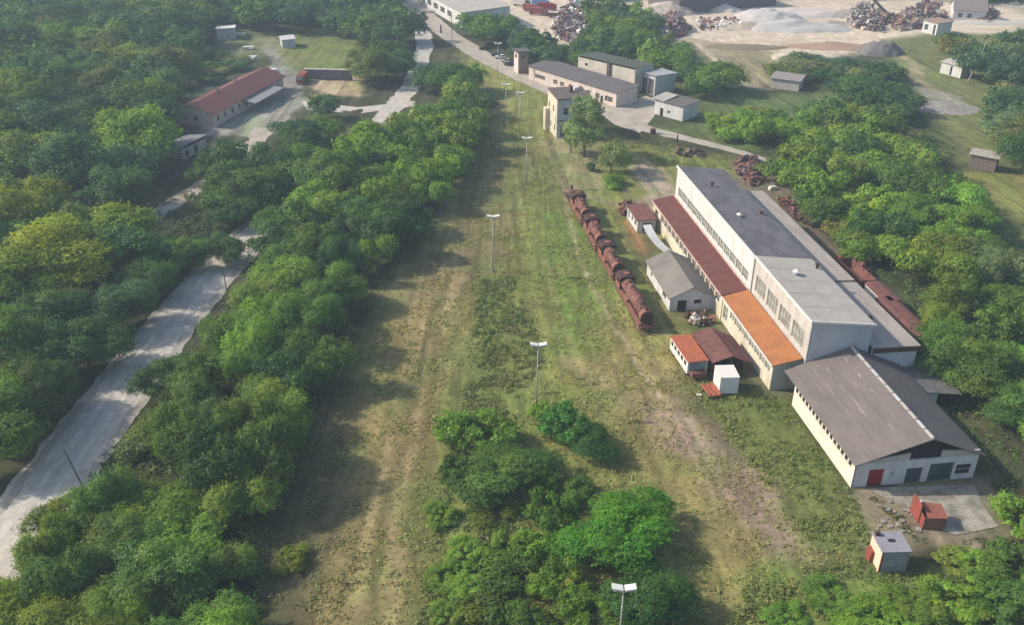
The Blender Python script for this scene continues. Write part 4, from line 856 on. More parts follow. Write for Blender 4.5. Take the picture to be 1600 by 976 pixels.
# ------------------------------------------------------------------ front yard: container, kiosk
q = np.array(G(1458, 826))
t = thing('rusty_bin', 'red rusty open steel bin with tall back plate on the concrete apron', 'bin', (q[0], q[1] + 1.4, 0), AZ - R(6))
MB().box(-1.6, 1.5, -1.4, -1.3, 0, 1.9, rust).box(-1.6, -1.5, -1.3, 1.4, 0, 2.0, red_paint).box(1.4, 1.5, -1.3, 1.4, 0, 1.9, rust).box(-1.5, 1.4, 1.3, 1.4, 0, 2.1, rust).box(-1.5, 1.4, -1.3, 1.3, 0, .15, soot).build('body', t)
MB().slab([(-1.2, -1.5, 2.0), (1.6, -1.5, 1.85), (1.65, 1.1, 2.2), (-.9, 1.5, 2.35)], .1, orange_paint if False else mat('dull_red_lid', (.30, .11, .08), var=.2)).build('lid', t)
MB().box(-1.75, -1.62, -.3, 2.4, 0, 3.1, red_paint).build('back_plate', t)
MB().tube((-.6, 2.2, 0), (-.6, 2.2, 1.6), .45, .45, white_paint, 14).build('white_drum', t)
q = np.array(G(1390, 895))
t = thing('kiosk', 'small cream and grey kiosk with flat lilac grey roof, red panel on its side', 'kiosk', (q[0] + .1, q[1] + 1.7, 0), AZ - R(5))
kx, ky, kh = 1.75, 1.7, 3.5
MB().box(-kx, -kx + .15, -ky, ky, -.1, kh, mat('peach_panel', (.66, .53, .42), var=.08)).build('side_wall', t)
MB().box(-kx + .16, kx, -ky, -ky + .15, -.1, kh, mat('grey_green_panel', (.26, .29, .28), var=.15, col2=(.20, .22, .21))).build('front_wall', t)
MB().box(kx - .15, kx, -ky + .16, ky, -.1, kh, grey_wall).build('side_wall', t); MB().box(-kx + .16, kx - .16, ky - .15, ky, -.1, kh, grey_wall).build('rear_wall', t)
MB().box(-kx - .02, -kx + .2, -ky - .03, -ky + .1, -.1, kh - .05, red_paint).build('corner_strip', t)
MB().box(-kx - .45, -kx - .02, .1, 1.4, -.1, 1.9, red_paint).build('red_cabinet', t)
rf = MB().slab([(-kx - .15, -ky - .15, kh + .2), (kx + .15, -ky - .15, kh + .2), (kx + .15, ky + .15, kh + .3), (-kx - .15, ky + .15, kh + .3)], .2, mat('lilac_grey_roof', (.27, .26, .30), var=.12, scale=1)).build('roof', t)
MB().box(-kx + .1, -kx + .7, 1.0, 1.5, kh + .28, kh + .7, soot).build('roof_vent', t)
MB().box(-.4, .5, -.1, .4, kh + .24, kh + .3, dark_m).build('roof_hatch', t)
rr = random.Random(3); mb = MB(); c_ = np.array(G(1395, 800))
for i in range(40):
    q = np.array(G(rr.uniform(1370, 1440), rr.uniform(780, 835))); s = rr.uniform(.1, .35)
    mb.slab([(q[0] - c_[0] - s, q[1] - c_[1] - s, s * .5 + .02), (q[0] - c_[0] + s, q[1] - c_[1] - s * .6, s * .4 + .02), (q[0] - c_[0] + s, q[1] - c_[1] + s, s * .5 + .02), (q[0] - c_[0] - s * .7, q[1] - c_[1] + s, s * .6 + .02)], s * .6, concrete)
o = mb.build('rubble_patch', None, loc=(*c_, 0)); tag(o, 'scattered broken concrete lumps beside the apron', 'rubble'); o['kind'] = 'stuff'

# ------------------------------------------------------------------ lamp posts and poles
def lamp_post(label, x, y, h=12.3, tilt=0.):
    t = thing('street_lamp', label, 'street lamp', (x, y, 0), 0, 'tall twin headed lamp posts along the old tracks')
    MB().tube((0, 0, -.1), (0, 0, h - .5), .13, .075, metal, 10).build('pole', t, True)
    MB().tube((0, 0, -.05), (0, 0, .5), .22, .2, concrete, 10).build('base', t)
    MB().tube((-.45, 0, h - .35), (.45, 0, h - .35), .06, .06, metal, 8).tube((0, 0, h - .5), (0, 0, h - .3), .1, .1, metal, 8).build('crossarm', t)
    for s in (-1, 1):
        hd = MB().prism([(s * .08, h - .28), (s * 1.28, h + .02), (s * 1.28, h + .22), (s * .08, h - .02)] if s > 0 else [(s * .08, h - .02), (s * 1.28, h + .22), (s * 1.28, h + .02), (s * .08, h - .28)], 'y', -.42, .42, lamp_white).build('lamp_head', t)
        MB().box(min(s * .3, s * 1.1), max(s * .3, s * 1.1), -.3, .3, h - .32, h - .27, metal).build('lamp_glass', hd)
    return t
for (px, py), lb_ in [((838, 642), 'lamp post between the bushes and the bus, second from the camera'), ((770, 424), 'lamp post in the middle of the brown corridor, third from the camera'),
                      ((822, 289), 'lamp post left of the yellow grass path below the cream house'), ((790, 196), 'lamp post left of the cream house near the tree belt')]:
    q = G(px, py); lamp_post(lb_, q[0], q[1])
for (px, py), lb_ in [((975, 917), 'nearest lamp post rising out of the bushes at the bottom'), ((813, 145), 'lamp post just left of the roof of the cream house'), ((778, 68), 'farthest lamp post beside the parked cars')]:
    q = G(px, py, 12.3); lamp_post(lb_, q[0], q[1])
def pole(label, x, y, h, lean=(0, 0), r=.13, m=None, cat='pole', name='wooden_pole', arm=False):
    mb = MB().tube((0, 0, -.2), (lean[0], lean[1], h), r, r * .7, m or wood, 8)
    if arm: mb.box(lean[0] - .8, lean[0] + .8, lean[1] - .06, lean[1] + .06, h - .5, h - .38, m or wood)
    tag(mb.build(name, None, loc=(x, y, 0)), label, cat)
q = G(134, 768); pole('leaning wooden pole on the edge of the gravel road', q[0], q[1], 7.0, (-1.9, .6))
q = G(357, 468); pole('dark upright pole at the tree edge of the gravel road', q[0], q[1], 6.8, (-.25, 0))
q = G(977, 335); pole('slim post with small white lamp by the small rusty roofed shed', q[0], q[1], 6.2, (0, 0), .1, metal, 'lamp post', 'yard_light', True)
q = G(1058, 222); pole('short dark post beside the pale path', q[0], q[1], 2.2, (0, 0), .25, soot, 'post', 'short_post')
q = G(689, 52); pole('dark stub post at the edge of the far road', q[0], q[1], 3.4, (0, 0), .4, soot, 'post', 'short_post')
q = G(706, 62); pole('thin utility pole beside the far road', q[0], q[1], 9, (0, 0), .14, wood, 'pole', 'utility_pole', True)
q = G(1513, 127); pole('tall pale bare trunk leaning right by the white twin hut', q[0], q[1], 15, (3.5, 0), .28, mat('pale_bark', (.36, .34, .30)), 'bare trunk', 'dead_trunk')
q = G(1020, 209); tag(MB().tube((0, 0, 0), (0, 0, 1.5), .8, .8, soot, 14).tube((0, 0, 1.5), (0, 0, 1.6), .85, .85, rust, 14).build('oil_drum', None, loc=(*q, 0)), 'dark round drum on the pale path', 'drum')
q = G(1207, 296); tag(MB().box(-1, 1, -.5, .5, 0, .7, white_paint).box(-.7, .6, -.4, .4, .7, .9, white_paint).build('white_crate', None, loc=(*q, 0), rz=.3), 'small white crate lying in the grass between two scrap heaps', 'crate')
q = G(1092, 617); tag(MB().slab([(-.4, -.2, .15), (.4, -.25, .12), (.45, .2, .2), (-.35, .25, .15)], .1, white_paint).build('paper_scrap', None, loc=(*q, 0)), 'small white scrap lying on the grass left of the orange trailer', 'scrap')

# ------------------------------------------------------------------ foliage
def leaf_material(name, mode):
    m = bpy.data.materials.new(name); m.use_nodes = True; n = m.node_tree.nodes; l = m.node_tree.links; n.clear()
    out = n.new('ShaderNodeOutputMaterial')
    if mode == 'object':
        oi = n.new('ShaderNodeObjectInfo'); base = oi.outputs['Color']
    else:
        a0 = n.new('ShaderNodeAttribute'); a0.attribute_name = 'tint'; base = a0.outputs['Color']
    av = n.new('ShaderNodeAttribute'); av.attribute_name = 'leafvar'
    mm = n.new('ShaderNodeMix'); mm.data_type = 'RGBA'; mm.blend_type = 'MULTIPLY'; mm.inputs[0].default_value = 1
    l.new(base, mm.inputs[6]); l.new(av.outputs['Color'], mm.inputs[7])
    d = n.new('ShaderNodeBsdfDiffuse'); tr = n.new('ShaderNodeBsdfTranslucent'); gl = n.new('ShaderNodeBsdfGlossy'); gl.inputs['Roughness'].default_value = .5
    hs = n.new('ShaderNodeHueSaturation'); hs.inputs['Hue'].default_value = .485; hs.inputs['Saturation'].default_value = 1.15; hs.inputs['Value'].default_value = 1.5; l.new(mm.outputs[2], hs.inputs['Color'])
    l.new(mm.outputs[2], d.inputs[0]); l.new(hs.outputs[0], tr.inputs[0])
    gl.inputs[0].default_value = (.5, .5, .5, 1)
    m1 = n.new('ShaderNodeMixShader'); m1.inputs[0].default_value = .38; l.new(d.outputs[0], m1.inputs[1]); l.new(tr.outputs[0], m1.inputs[2])
    m2 = n.new('ShaderNodeMixShader'); m2.inputs[0].default_value = .03; l.new(m1.outputs[0], m2.inputs[1]); l.new(gl.outputs[0], m2.inputs[2])
    l.new(m2.outputs[0], out.inputs[0]); return m
leaf_m = leaf_material('leaves', 'object'); leaf_a = leaf_material('leaves_mixed', 'attr')

def leaf_cloud(rng, R_, Hh, npuff, nleaf, ls, spread=1., low=.25, spiky=.0, puff=(.15, .50)):
    """leaf quads on lumpy puffs that fill an uneven crown of radius R_ and height Hh (base at z=0). returns verts (n,4,3), var (n,3)"""
    cs = []; rs = []; el = []
    ph = rng.uniform(0, 6.28, 4)
    for i in range(npuff):
        a = rng.uniform(0, 2 * math.pi); u = rng.uniform(low - 1, 1) if rng.random() < .8 else rng.uniform(-.3, .9)
        rr_ = math.sqrt(max(0, 1 - u * u)); k = rng.uniform(.55, .95)
        lob = 1 + .20 * math.sin(2 * a + ph[0]) + .14 * math.sin(3 * a + ph[1]) + .10 * math.sin(5 * a + ph[2])
        r = R_ * rng.uniform(*puff) * (1.15 - .3 * max(u, 0)); el.append(rng.uniform(.85, 1.55) if u > .1 else rng.uniform(.7, 1.1))
        cs.append((rr_ * math.cos(a) * R_ * k * lob, rr_ * math.sin(a) * R_ * k * lob, Hh * .5 + u * Hh * .5 * k * (1 if u > 0 else .9) + (Hh * spiky * rng.random() if u > .3 else 0)))
        rs.append(r)
    cs = np.array(cs); rs = np.array(rs); el = np.array(el)
    w = rs ** 2; idx = rng.choice(npuff, int(nleaf * 1.7), p=w / w.sum())
    nd = rng.normal(size=(len(idx), 3)); nd /= np.linalg.norm(nd, axis=1, keepdims=True)
    nd[:, 2] = np.where((nd[:, 2] < -.25) & (rng.random(len(idx)) < .75), -nd[:, 2], nd[:, 2])
    rad = rs[idx] * (.72 + .42 * rng.random(len(idx)) ** 1.3); rad *= 1 + .55 * (rng.random(len(idx)) < .14) * rng.random(len(idx))
    # small sub-lumps
    lump = .86 + .28 * (np.sin(nd[:, 0] * 7 + idx) * np.sin(nd[:, 1] * 7 + idx * 2.1) * np.sin(nd[:, 2] * 6 + idx * 1.3) + .5)
    pos = cs[idx] + nd * (rad * lump)[:, None] * np.stack([np.ones(len(idx)), np.ones(len(idx)), el[idx]], 1)
    keep = np.ones(len(idx), bool)
    for j in range(npuff):
        dd = np.linalg.norm((pos - cs[j]) / np.array([1, 1, el[j]]), axis=1); keep &= ~((dd < rs[j] * .55) & (idx != j))
    keep &= pos[:, 2] > .05
    pos, nd, idx = pos[keep][:nleaf], nd[keep][:nleaf], idx[keep][:nleaf]
    # feathery sprays that break the outline
    ns = len(pos) // 26; j = rng.choice(len(pos), ns); j = j[nd[j, 2] > -.2]; m = 14
    dr = nd[j] * .7 + np.array([0, 0, .55]) + rng.normal(size=(len(j), 3)) * .35; dr /= np.linalg.norm(dr, axis=1, keepdims=True); ln = rng.uniform(.06, .20, len(j)) * R_
    tt = rng.random((len(j), m)); sp = pos[j][:, None] + dr[:, None] * (tt * ln[:, None])[..., None] + rng.normal(size=(len(j), m, 3)) * ((.028 * R_ * (1.15 - tt))[..., None])
    keep2 = rng.random(len(pos)) > .25
    pos = np.concatenate([pos[keep2], sp.reshape(-1, 3)]); nd = np.concatenate([nd[keep2], np.repeat(nd[j], m, 0)]); idx = np.concatenate([idx[keep2], np.repeat(idx[j], m)])
    n_ = len(pos)
    nn = nd * .95 + np.array([0, 0, .15]) + rng.normal(size=(n_, 3)) * .36; nn /= np.linalg.norm(nn, axis=1, keepdims=True)
    t_ = np.cross(nn, rng.normal(size=(n_, 3))); t_ /= np.linalg.norm(t_, axis=1, keepdims=True); b_ = np.cross(nn, t_)
    s = ls * rng.uniform(.55, 1.25, n_)[:, None]
    V = np.stack([pos - t_ * s, pos + b_ * s * .55, pos + t_ * s, pos - b_ * s * .55], 1)
    pv = rng.uniform(.78, 1.25, npuff)[idx]; lv = rng.uniform(.72, 1.28, n_) * pv
    yel = rng.normal(0, .08, n_) + rng.normal(0, .06, npuff)[idx]
    var = np.stack([lv * (1 + yel), lv, lv * (1 - yel * .8)], 1)
    return V, np.clip(var, .2, 2.2)
def cloud_mesh(name, V, var, m, tint=None):
    n_ = len(V); me = quick_mesh(name, V.reshape(-1, 3), np.arange(n_ * 4).reshape(-1, 4))
    set_col(me, 'leafvar', np.repeat(var, 4, 0))
    if tint is not None: set_col(me, 'tint', np.repeat(tint, 4, 0))
    me.materials.append(m); return me
CROWNS = []
for i in range(9):
    rng = np.random.default_rng(100 + i)
    V, var = leaf_cloud(rng, 1.0, [1.7, 1.9, 1.5, 2.1, 1.6, 2.4, 1.8, 1.35, 2.0][i], [20, 26, 18, 28, 22, 24, 30, 20, 24][i], 15000, .048, spiky=[.1, .15, .05, .2, .15, .2, .1, .1, .18][i])
    CROWNS.append((cloud_mesh('crown', V, var, leaf_m), V[:, :, 2].max()))
FINE = []
for i in range(4):                     # denser crowns for the trees nearest the camera
    rng = np.random.default_rng(300 + i)
    V, var = leaf_cloud(rng, 1.0, [1.7, 1.9, 1.5, 1.8][i], [30, 38, 26, 44][i], 38000, .031, spiky=[.1, .18, .06, .15][i])
    FINE.append((cloud_mesh('crown', V, var, leaf_m), V[:, :, 2].max()))
LOOSE = []
for i in range(4):                     # airy saplings: small separate sprays with gaps between
    rng = np.random.default_rng(400 + i)
    V, var = leaf_cloud(rng, 1.0, [1.4, 1.7, 1.2, 1.5][i], [60, 70, 55, 80][i], 15000, .040, spiky=.25, puff=(.08, .22), low=.4)
    LOOSE.append((cloud_mesh('crown', V, var, leaf_m), V[:, :, 2].max()))
SHRUBS = []
for i in range(5):
    rng = np.random.default_rng(500 + i)
    V, var = leaf_cloud(rng, 1.0, [1.2, 1.4, 1.0, 1.3, 1.1][i], [14, 18, 12, 16, 20][i], 6500, .062, spiky=.1)
    SHRUBS.append((cloud_mesh('crown', V, var, leaf_m), V[:, :, 2].max()))
def trunk_mesh(seed, unit=True):
    r = random.Random(seed); mb = MB(); p = Vector((0, 0, -.2)); pts = [p]
    for k in range(4): p = p + Vector((r.uniform(-.05, .05), r.uniform(-.05, .05), .30)); pts.append(p)
    rad = [.05, .042, .035, .026, .015]
    for k in range(4): mb.tube(pts[k], pts[k + 1], rad[k], rad[k + 1], bark, 7, False)
    for k in range(6):
        a = r.uniform(0, 6.28); b0 = pts[2 + k % 2]; e = b0 + Vector((math.cos(a) * .35, math.sin(a) * .35, r.uniform(.2, .38)))
        mb.tube(b0, e, .02, .008, bark, 5, False)
    o = mb.build('trunk'); me = o.data; bpy.data.objects.remove(o); return me
TRUNKS = [trunk_mesh(i) for i in range(4)]
def put_tree(x, y, h, r, tint, label, cat='tree', group=None, name='broadleaf_tree', kindset='crown', rot=None, k=None, trunk=True):
    """h = overall height, r = crown radius"""
    S = {'crown': CROWNS, 'fine': FINE, 'shrub': SHRUBS, 'loose': LOOSE}[kindset]
    me, mz = S[k if k is not None else random.randrange(len(S))]
    t = thing(name, label, cat, (x, y, 0), rot if rot is not None else random.uniform(0, 6.28), group)
    cb0 = h * (.12 if kindset in ('crown', 'fine') else -.03)
    o = bpy.data.objects.new('crown', me); COL.objects.link(o); o.parent = t; o.location = (0, 0, cb0); o.scale = (r * random.uniform(.92, 1.1), r * random.uniform(.92, 1.1), (h - cb0) / mz)
    o.color = (tint[0] * (.80 if tint[0] > tint[1] * .7 else .96), tint[1] * .86, tint[2] * .82, 1)
    if trunk:
        q = bpy.data.objects.new('trunk' if kindset != 'shrub' else 'stem', random.choice(TRUNKS)); COL.objects.link(q); q.parent = t; q.scale = (h * .5, h * .5, h * .62)
    return t
DK = (.075, .170, .045); MD = (.125, .250, .048); LT = (.190, .330, .052); YG = (.34, .40, .045); TL = (.080, .180, .070); BR_ = (.210, .400, .055); OLV = (.20, .25, .065); GY = (.24, .31, .13)
def jit(t, r): k = r.uniform(.85, 1.2); return (t[0] * k * r.uniform(.88, 1.15), t[1] * k, t[2] * k * r.uniform(.85, 1.15))
def poly_sample(polypx, spacing, h, seed, tries=9000, z=.55):
    """Poisson-like sampling of tree positions: polygon is where the crowns show in the survey"""
    r = random.Random(seed); hm = (h[0] + h[1]) / 2 * z; P_ = GP(polypx, hm); lo, hi = P_.min(0), P_.max(0)
    C = np.stack([np.array([r.uniform(lo[0], hi[0]) for _ in range(tries)]), np.array([r.uniform(lo[1], hi[1]) for _ in range(tries)])], 1)
    C = C[poly_sd(C, P_) < 0]; out = []
    for c in C:
        if all((c[0] - o[0]) ** 2 + (c[1] - o[1]) ** 2 > spacing ** 2 for o in out): out.append(c)
    return out
SPECS = []   # x, y, h, r, tint, label, group, name, kindset
def region(poly, spacing, h, rf, tints, label, group, seed, name='broadleaf_tree', keep_off=(), kindset='crown', z=.55):
    r = random.Random(seed * 7 + 1)
    for c in poly_sample(poly, spacing, h, seed, z=z):
        hh = r.uniform(*h); rad = spacing * r.uniform(*rf)
        if line_d(np.array([c]), road2)[0] < 5 + rad * .4 or line_d(np.array([c]), road1)[0] < ((6.2 + rad * .35) if c[1] < 185 else 3.6): continue
        SPECS.append([c[0], c[1], hh, rad, jit(r.choice(tints), r), label, group, name, kindset])
region([(735, 115), (742, 200), (722, 250), (655, 320), (590, 390), (540, 440), (505, 500), (470, 600), (430, 690), (395, 760), (330, 780), (290, 730), (255, 690), (300, 600), (355, 530), (410, 465), (430, 400), (450, 380), (470, 330), (500, 260), (560, 215), (650, 190), (690, 150)],
  7.0, (7.5, 13), (.50, .85), [DK, MD, LT, MD, LT, MD, BR_], 'green tree in the dense belt between the gravel road and the brown corridor', 'trees of the belt along the corridor', 1)
region([(335, 250), (400, 215), (500, 160), (560, 190), (520, 240), (470, 310), (400, 340), (350, 320)], 7.6, (7.5, 10), (.62, .85), [DK, MD, TL, MD], 'dark green tree in the clump between the farmyard and the belt', 'trees of the clump near the farmyard', 2)
region([(20, 880), (100, 800), (180, 770), (260, 800), (340, 850), (370, 930), (360, 1040), (-40, 1060), (-40, 930)], 6.0, (6, 9.5), (.52, .85), [MD, LT, MD, LT, BR_, MD], 'leafy tree in the near clump at the bottom left below the gravel road', 'trees of the bottom left clump', 3, kindset='fine')
region([(-60, 300), (40, 290), (130, 340), (185, 350), (235, 400), (215, 430), (160, 480), (120, 540), (60, 600), (20, 660), (-60, 740)], 7.6, (8, 14.5), (.52, .88), [DK, MD, LT, DK, OLV, MD], 'tall dark tree on the left side of the gravel road', 'trees left of the gravel road', 4)
region([(-80, 60), (250, 30), (300, 70), (240, 130), (250, 190), (225, 250), (200, 290), (120, 270), (0, 240), (-80, 260)], 10.5, (10, 16), (.60, .82), [TL, DK, MD, TL, OLV, DK, LT], 'tall hazy tree in the forest west of the red roofed house', 'trees of the western forest', 5)
region([(-80, -30), (330, -30), (330, 30), (230, 60), (-80, 70)], 14, (11, 17), (.6, .8), [TL, DK, MD], 'tree at the far edge of the western forest', 'trees of the far western forest', 6)
region([(330, -30), (640, -30), (700, 60), (730, 110), (700, 150), (640, 90), (570, 100), (560, 60), (470, 35), (340, 25)], 10.5, (9, 14), (.6, .82), [TL, DK, MD, TL], 'dense dark tree in the wood behind the left clearing', 'trees behind the left clearing', 7)
region([(1125, 222), (1175, 195), (1250, 182), (1320, 168), (1390, 195), (1440, 230), (1480, 290), (1530, 350), (1600, 400), (1680, 460), (1680, 720), (1600, 700), (1560, 640), (1510, 570), (1450, 480), (1410, 440), (1370, 390), (1320, 350), (1270, 300), (1220, 260), (1140, 240)],
  7.3, (5.5, 11), (.5, .88), [MD, LT, MD, DK, LT, BR_, BR_], 'bushy green tree in the thicket behind the factory', 'trees of the thicket behind the factory', 8)
region([(1100, 205), (1130, 180), (1210, 175), (1230, 200), (1170, 215), (1150, 235), (1110, 225)], 4.4, (2.5, 4.5), (.6, .9), [BR_, LT, BR_, MD], 'low bright bush between the pale path and the thicket', 'bushes beside the pale path', 21, 'shrub', kindset='shrub')
region([(340, 250), (390, 250), (450, 330), (470, 380), (400, 400), (375, 350), (340, 300)], 7.0, (6, 9), (.65, .85), [DK, TL, DK, MD], 'dark tree hiding the gravel road bend', 'trees of the clump near the farmyard', 22)
region([(560, 190), (640, 165), (690, 150), (720, 130), (730, 170), (660, 215), (600, 240), (540, 290), (520, 260)], 7.0, (6.5, 9), (.65, .85), [DK, TL, LT, MD], 'green tree in the upper belt', 'trees of the belt along the corridor', 23)
region([(180, 362), (300, 352), (345, 362), (350, 385), (290, 405), (230, 425), (180, 430)], 6.0, (6, 9), (.6, .85), [DK, TL, MD, DK], 'dark tree in the hollow between the dirt track and the gravel road', 'trees left of the gravel road', 24)
region([(240, 110), (300, 75), (350, 75), (380, 95), (330, 118), (285, 140), (262, 150)], 5.5, (2, 4), (.6, .85), [TL, MD, GY], 'low rough bush behind the red roofed house', 'bushes behind the red roofed house', 31, 'shrub', kindset='shrub')
region([(1240, 262), (1290, 300), (1340, 345), (1370, 395), (1330, 380), (1290, 335), (1240, 290)], 6, (4, 6), (.6, .8), [LT, OLV, MD], 'pale bushy tree at the thicket edge beside the scrap strip', 'trees at the thicket edge', 9)
region([(740, 30), (770, 25), (830, 60), (860, 75), (890, 80), (870, 95), (820, 90), (770, 75)], 9, (8, 11), (.6, .8), [DK, MD, TL], 'dark tree between the far road and the scrap yard', 'trees beside the far road', 10)
region([(930, 10), (1000, 12), (1020, 60), (1085, 95), (1125, 115), (1105, 130), (1050, 105), (985, 80), (910, 85), (900, 70), (935, 60)], 9, (8, 13), (.6, .82), [MD, LT, DK, MD, TL], 'green tree in the wood between the sand yard and the long buildings', 'trees behind the long buildings', 11)
region([(1480, 55), (1540, 70), (1620, 60), (1660, 140), (1640, 260), (1580, 250), (1560, 180), (1560, 110), (1500, 90)], 9.5, (8, 13), (.6, .8), [DK, TL, OLV, GY], 'dark tree in the wood at the right edge beyond the white twin hut', 'trees at the right edge', 12)
region([(1210, 98), (1250, 85), (1310, 100), (1350, 110), (1330, 130), (1250, 112)], 8, (4, 6), (.65, .85), [TL, DK, GY], 'dark bush in the hollow above the lone shed', 'bushes above the lone shed', 13)
region([(1340, 100), (1400, 95), (1440, 120), (1450, 160), (1400, 180), (1340, 150)], 8.5, (5, 8), (.65, .85), [DK, TL, MD], 'dark tree on the slope right of the lone shed', 'trees right of the lone shed', 14)
region([(1400, -40), (1700, -40), (1700, -12), (1500, -18)], 14, (9, 12), (.6, .8), [DK, TL], 'dark tree beyond the far meadow road', 'trees beyond the far meadow road', 15)
region([(940, -40), (1400, -60), (1400, -25), (940, -22)], 16, (9, 13), (.6, .8), [DK, TL], 'tree beyond the far sand yard', 'trees beyond the sand yard', 16)
SPECS = [s for s in SPECS if not (s[7] == 'broadleaf_tree' and poly_sd(np.array([[s[0], s[1]]]), np.array([F(0, -8), F(0, 26), F(100, 26), F(100, -8)]))[0] < s[3] * .3)]
# single trees that stand out
def single(px, py, h, r, tint, label, kindset='crown', k=None, name='broadleaf_tree', cat='tree', zf=.55, rot=None):
    q = G(px, py, h * zf); put_tree(q[0], q[1], h, r, tint, label, cat, None, name, kindset, rot, k); SPX.append((q[0], q[1], r))
SPX = []
single(75, 395, 15.5, 10.5, YG, 'huge yellow green tree standing out on the left edge above the gravel road', 'fine', 1)
single(25, 320, 14, 7, YG, 'smaller yellow green tree touching the huge one at the left edge', 'fine', 0)
single(160, 130, 15, 7, OLV, 'olive tree with light crown deep in the western forest')
single(185, 200, 15, 7.5, LT, 'light green tree in front of the olive one in the western forest')
single(430, 440, 10.5, 6.2, LT, 'light green tree at the middle of the belt, edge above the brown corridor', 'fine', 3)
single(405, 490, 9, 4.2, BR_, 'bright green tree in the belt beside the dark upright pole')
single(670, 300, 9, 4.5, BR_, 'bright green small tree at the corridor edge of the belt')
single(580, 100, 13, 6.5, OLV, 'olive brown poplar like tree beside the sand patch', 'crown', 5)
single(560, 95, 11, 4.5, OLV, 'second olive brown tree left of the poplar like one', 'crown', 3)
single(914, 190, 18, 4.8, (.30, .38, .15), 'slender pale poplar in front of the cream house', 'crown', 5, 'poplar_tree')
single(892, 212, 9, 2.2, (.20, .26, .10), 'smaller pale poplar leaning at the cream house', 'crown', 3, 'poplar_tree')
single(957, 240, 10, 3.8, (.29, .36, .13), 'round olive tree below the slender pale poplar', 'crown', 2)
single(925, 258, 2.6, 1.4, DK, 'small dark bush left of the round olive tree', 'shrub', 1, 'shrub', 'shrub')
single(962, 280, 3.0, 3.4, BR_, 'low spreading green bush below the round olive tree', 'shrub', 2, 'shrub', 'shrub')
single(1230, 110, 6, 8, OLV, 'pale spreading bush in the dry field left of the dark hollow', 'shrub', 3, 'shrub', 'shrub')
single(985, 50, 13, 8, LT, 'large light green tree in the wood near the reddish rubble', 'crown', 0)
single(1335, 345, 6.5, 4.0, BR_, 'bright yellow green tree at the thicket edge beside the scrap strip', 'fine', 2)
single(1570, 90, 13, 7, GY, 'brownish grey tree at the top right edge', 'crown', 6)
single(1575, 420, 9, 5.5, GY, 'pale grey green tree in the thicket at the right edge', 'fine', 0)
single(1510, 395, 8.5, 5.5, GY, 'pale grey green tree in the middle of the thicket', 'fine', 1)
single(1490, 530, 5, 3.2, BR_, 'bright small tree at the thicket edge near the maroon boxcar', 'fine', 3)
for px_, py_, h_, r_, t_, l_ in [(225, 425, 9, 5.0, DK, 'dark tree shading the gravel road bend from the left, upper one'), (180, 470, 10, 5.2, TL, 'dark bluish tree shading the gravel road bend from the left, middle one'), (130, 530, 10.5, 5.4, DK, 'dark tree shading the gravel road from the left, lowest one'),
   (290, 392, 7.5, 4.2, MD, 'mid green tree at the top of the gravel road bend'), (350, 385, 6.5, 3.8, DK, 'dark round tree closing the view along the gravel road')]: single(px_, py_, h_, r_, t_, l_, 'fine')
# bushes in the corridor
single(748, 665, 5.4, 5.4, (0.172, 0.338, 0.048), 'upper left feathery green tree of the corridor bushes', 'loose', 3)
single(790, 735, 5.5, 5.8, (.12, .235, .045), 'dark green tree in the middle of the corridor bushes', 'fine', 1)
single(725, 735, 3.6, 3.6, (0.085, 0.172, 0.036), 'dark bush at the left foot of the corridor bushes', 'loose', 0)
single(880, 655, 5.0, 4.0, (0.098, 0.299, 0.054), 'deep green feathery tree just right of the second lamp post', 'loose', 2)
single(918, 685, 4.2, 3.6, (0.062, 0.172, 0.036), 'dark green tree right of the feathery one by the lamp post', 'fine', 0)
single(985, 815, 7.0, 5.6, (0.113, 0.333, 0.029), 'brightest green round tree above the nearest lamp post', 'fine', 3)
single(940, 850, 6.2, 4.6, (0.102, 0.302, 0.029), 'bright green tree left of the brightest round tree', 'fine', 1)
single(865, 800, 5.2, 3.6, (0.102, 0.222, 0.030), 'mid green tree left of the bright pair', 'loose', 2)
single(880, 905, 4.6, 3.8, (0.160, 0.302, 0.029), 'yellowish green bush at the bottom left of the nearest lamp post', 'loose', 0)
single(1000, 930, 5.5, 4.4, (0.066, 0.172, 0.035), 'dark green tree just behind the nearest lamp head', 'fine', 2)
single(930, 960, 4.5, 4.2, (0.131, 0.252, 0.029), 'leafy bush at the bottom edge beside the nearest lamp post', 'loose', 3)
single(810, 890, 2.6, 3.8, (0.102, 0.191, 0.029), 'low vine covered bush left of the yellowish green bush', 'shrub', 1, 'shrub', 'shrub')
single(770, 945, 2.4, 3.6, (0.122, 0.202, 0.029), 'low vine covered bush at the bottom of the corridor', 'shrub', 2, 'shrub', 'shrub')
single(770, 800, 1.8, 3.0, (0.140, 0.212, 0.036), 'low sprawling bush with pale shoots below the dark corridor tree', 'shrub', 3, 'shrub', 'shrub')
single(830, 965, 3.0, 3.2, (0.102, 0.202, 0.029), 'bush at the very bottom between two others', 'shrub', 4, 'shrub', 'shrub')
single(455, 865, 2.4, 2.2, (0.224, 0.272, 0.034), 'yellow green small bush alone in the brown grass at the lower left', 'shrub', 0, 'shrub', 'shrub')
single(345, 720, 5.5, 2.6, (0.244, 0.312, 0.077), 'silvery pale tree at the near end of the belt', 'fine', 0)
single(340, 870, 5.5, 3.2, (0.207, 0.282, 0.061), 'pale grey green tree at the right of the bottom left clump', 'fine', 2)
single(100, 800, 5.5, 3.4, (0.160, 0.252, 0.030), 'tree overhanging the gravel road at the top of the bottom left clump', 'fine', 1)
single(30, 935, 6, 4.4, (0.235, 0.333, 0.025), 'yellow green tree in the bottom left corner', 'fine', 0)
single(210, 800, 7.5, 5.5, (0.140, 0.252, 0.029), 'largest tree of the bottom left clump', 'fine', 3)
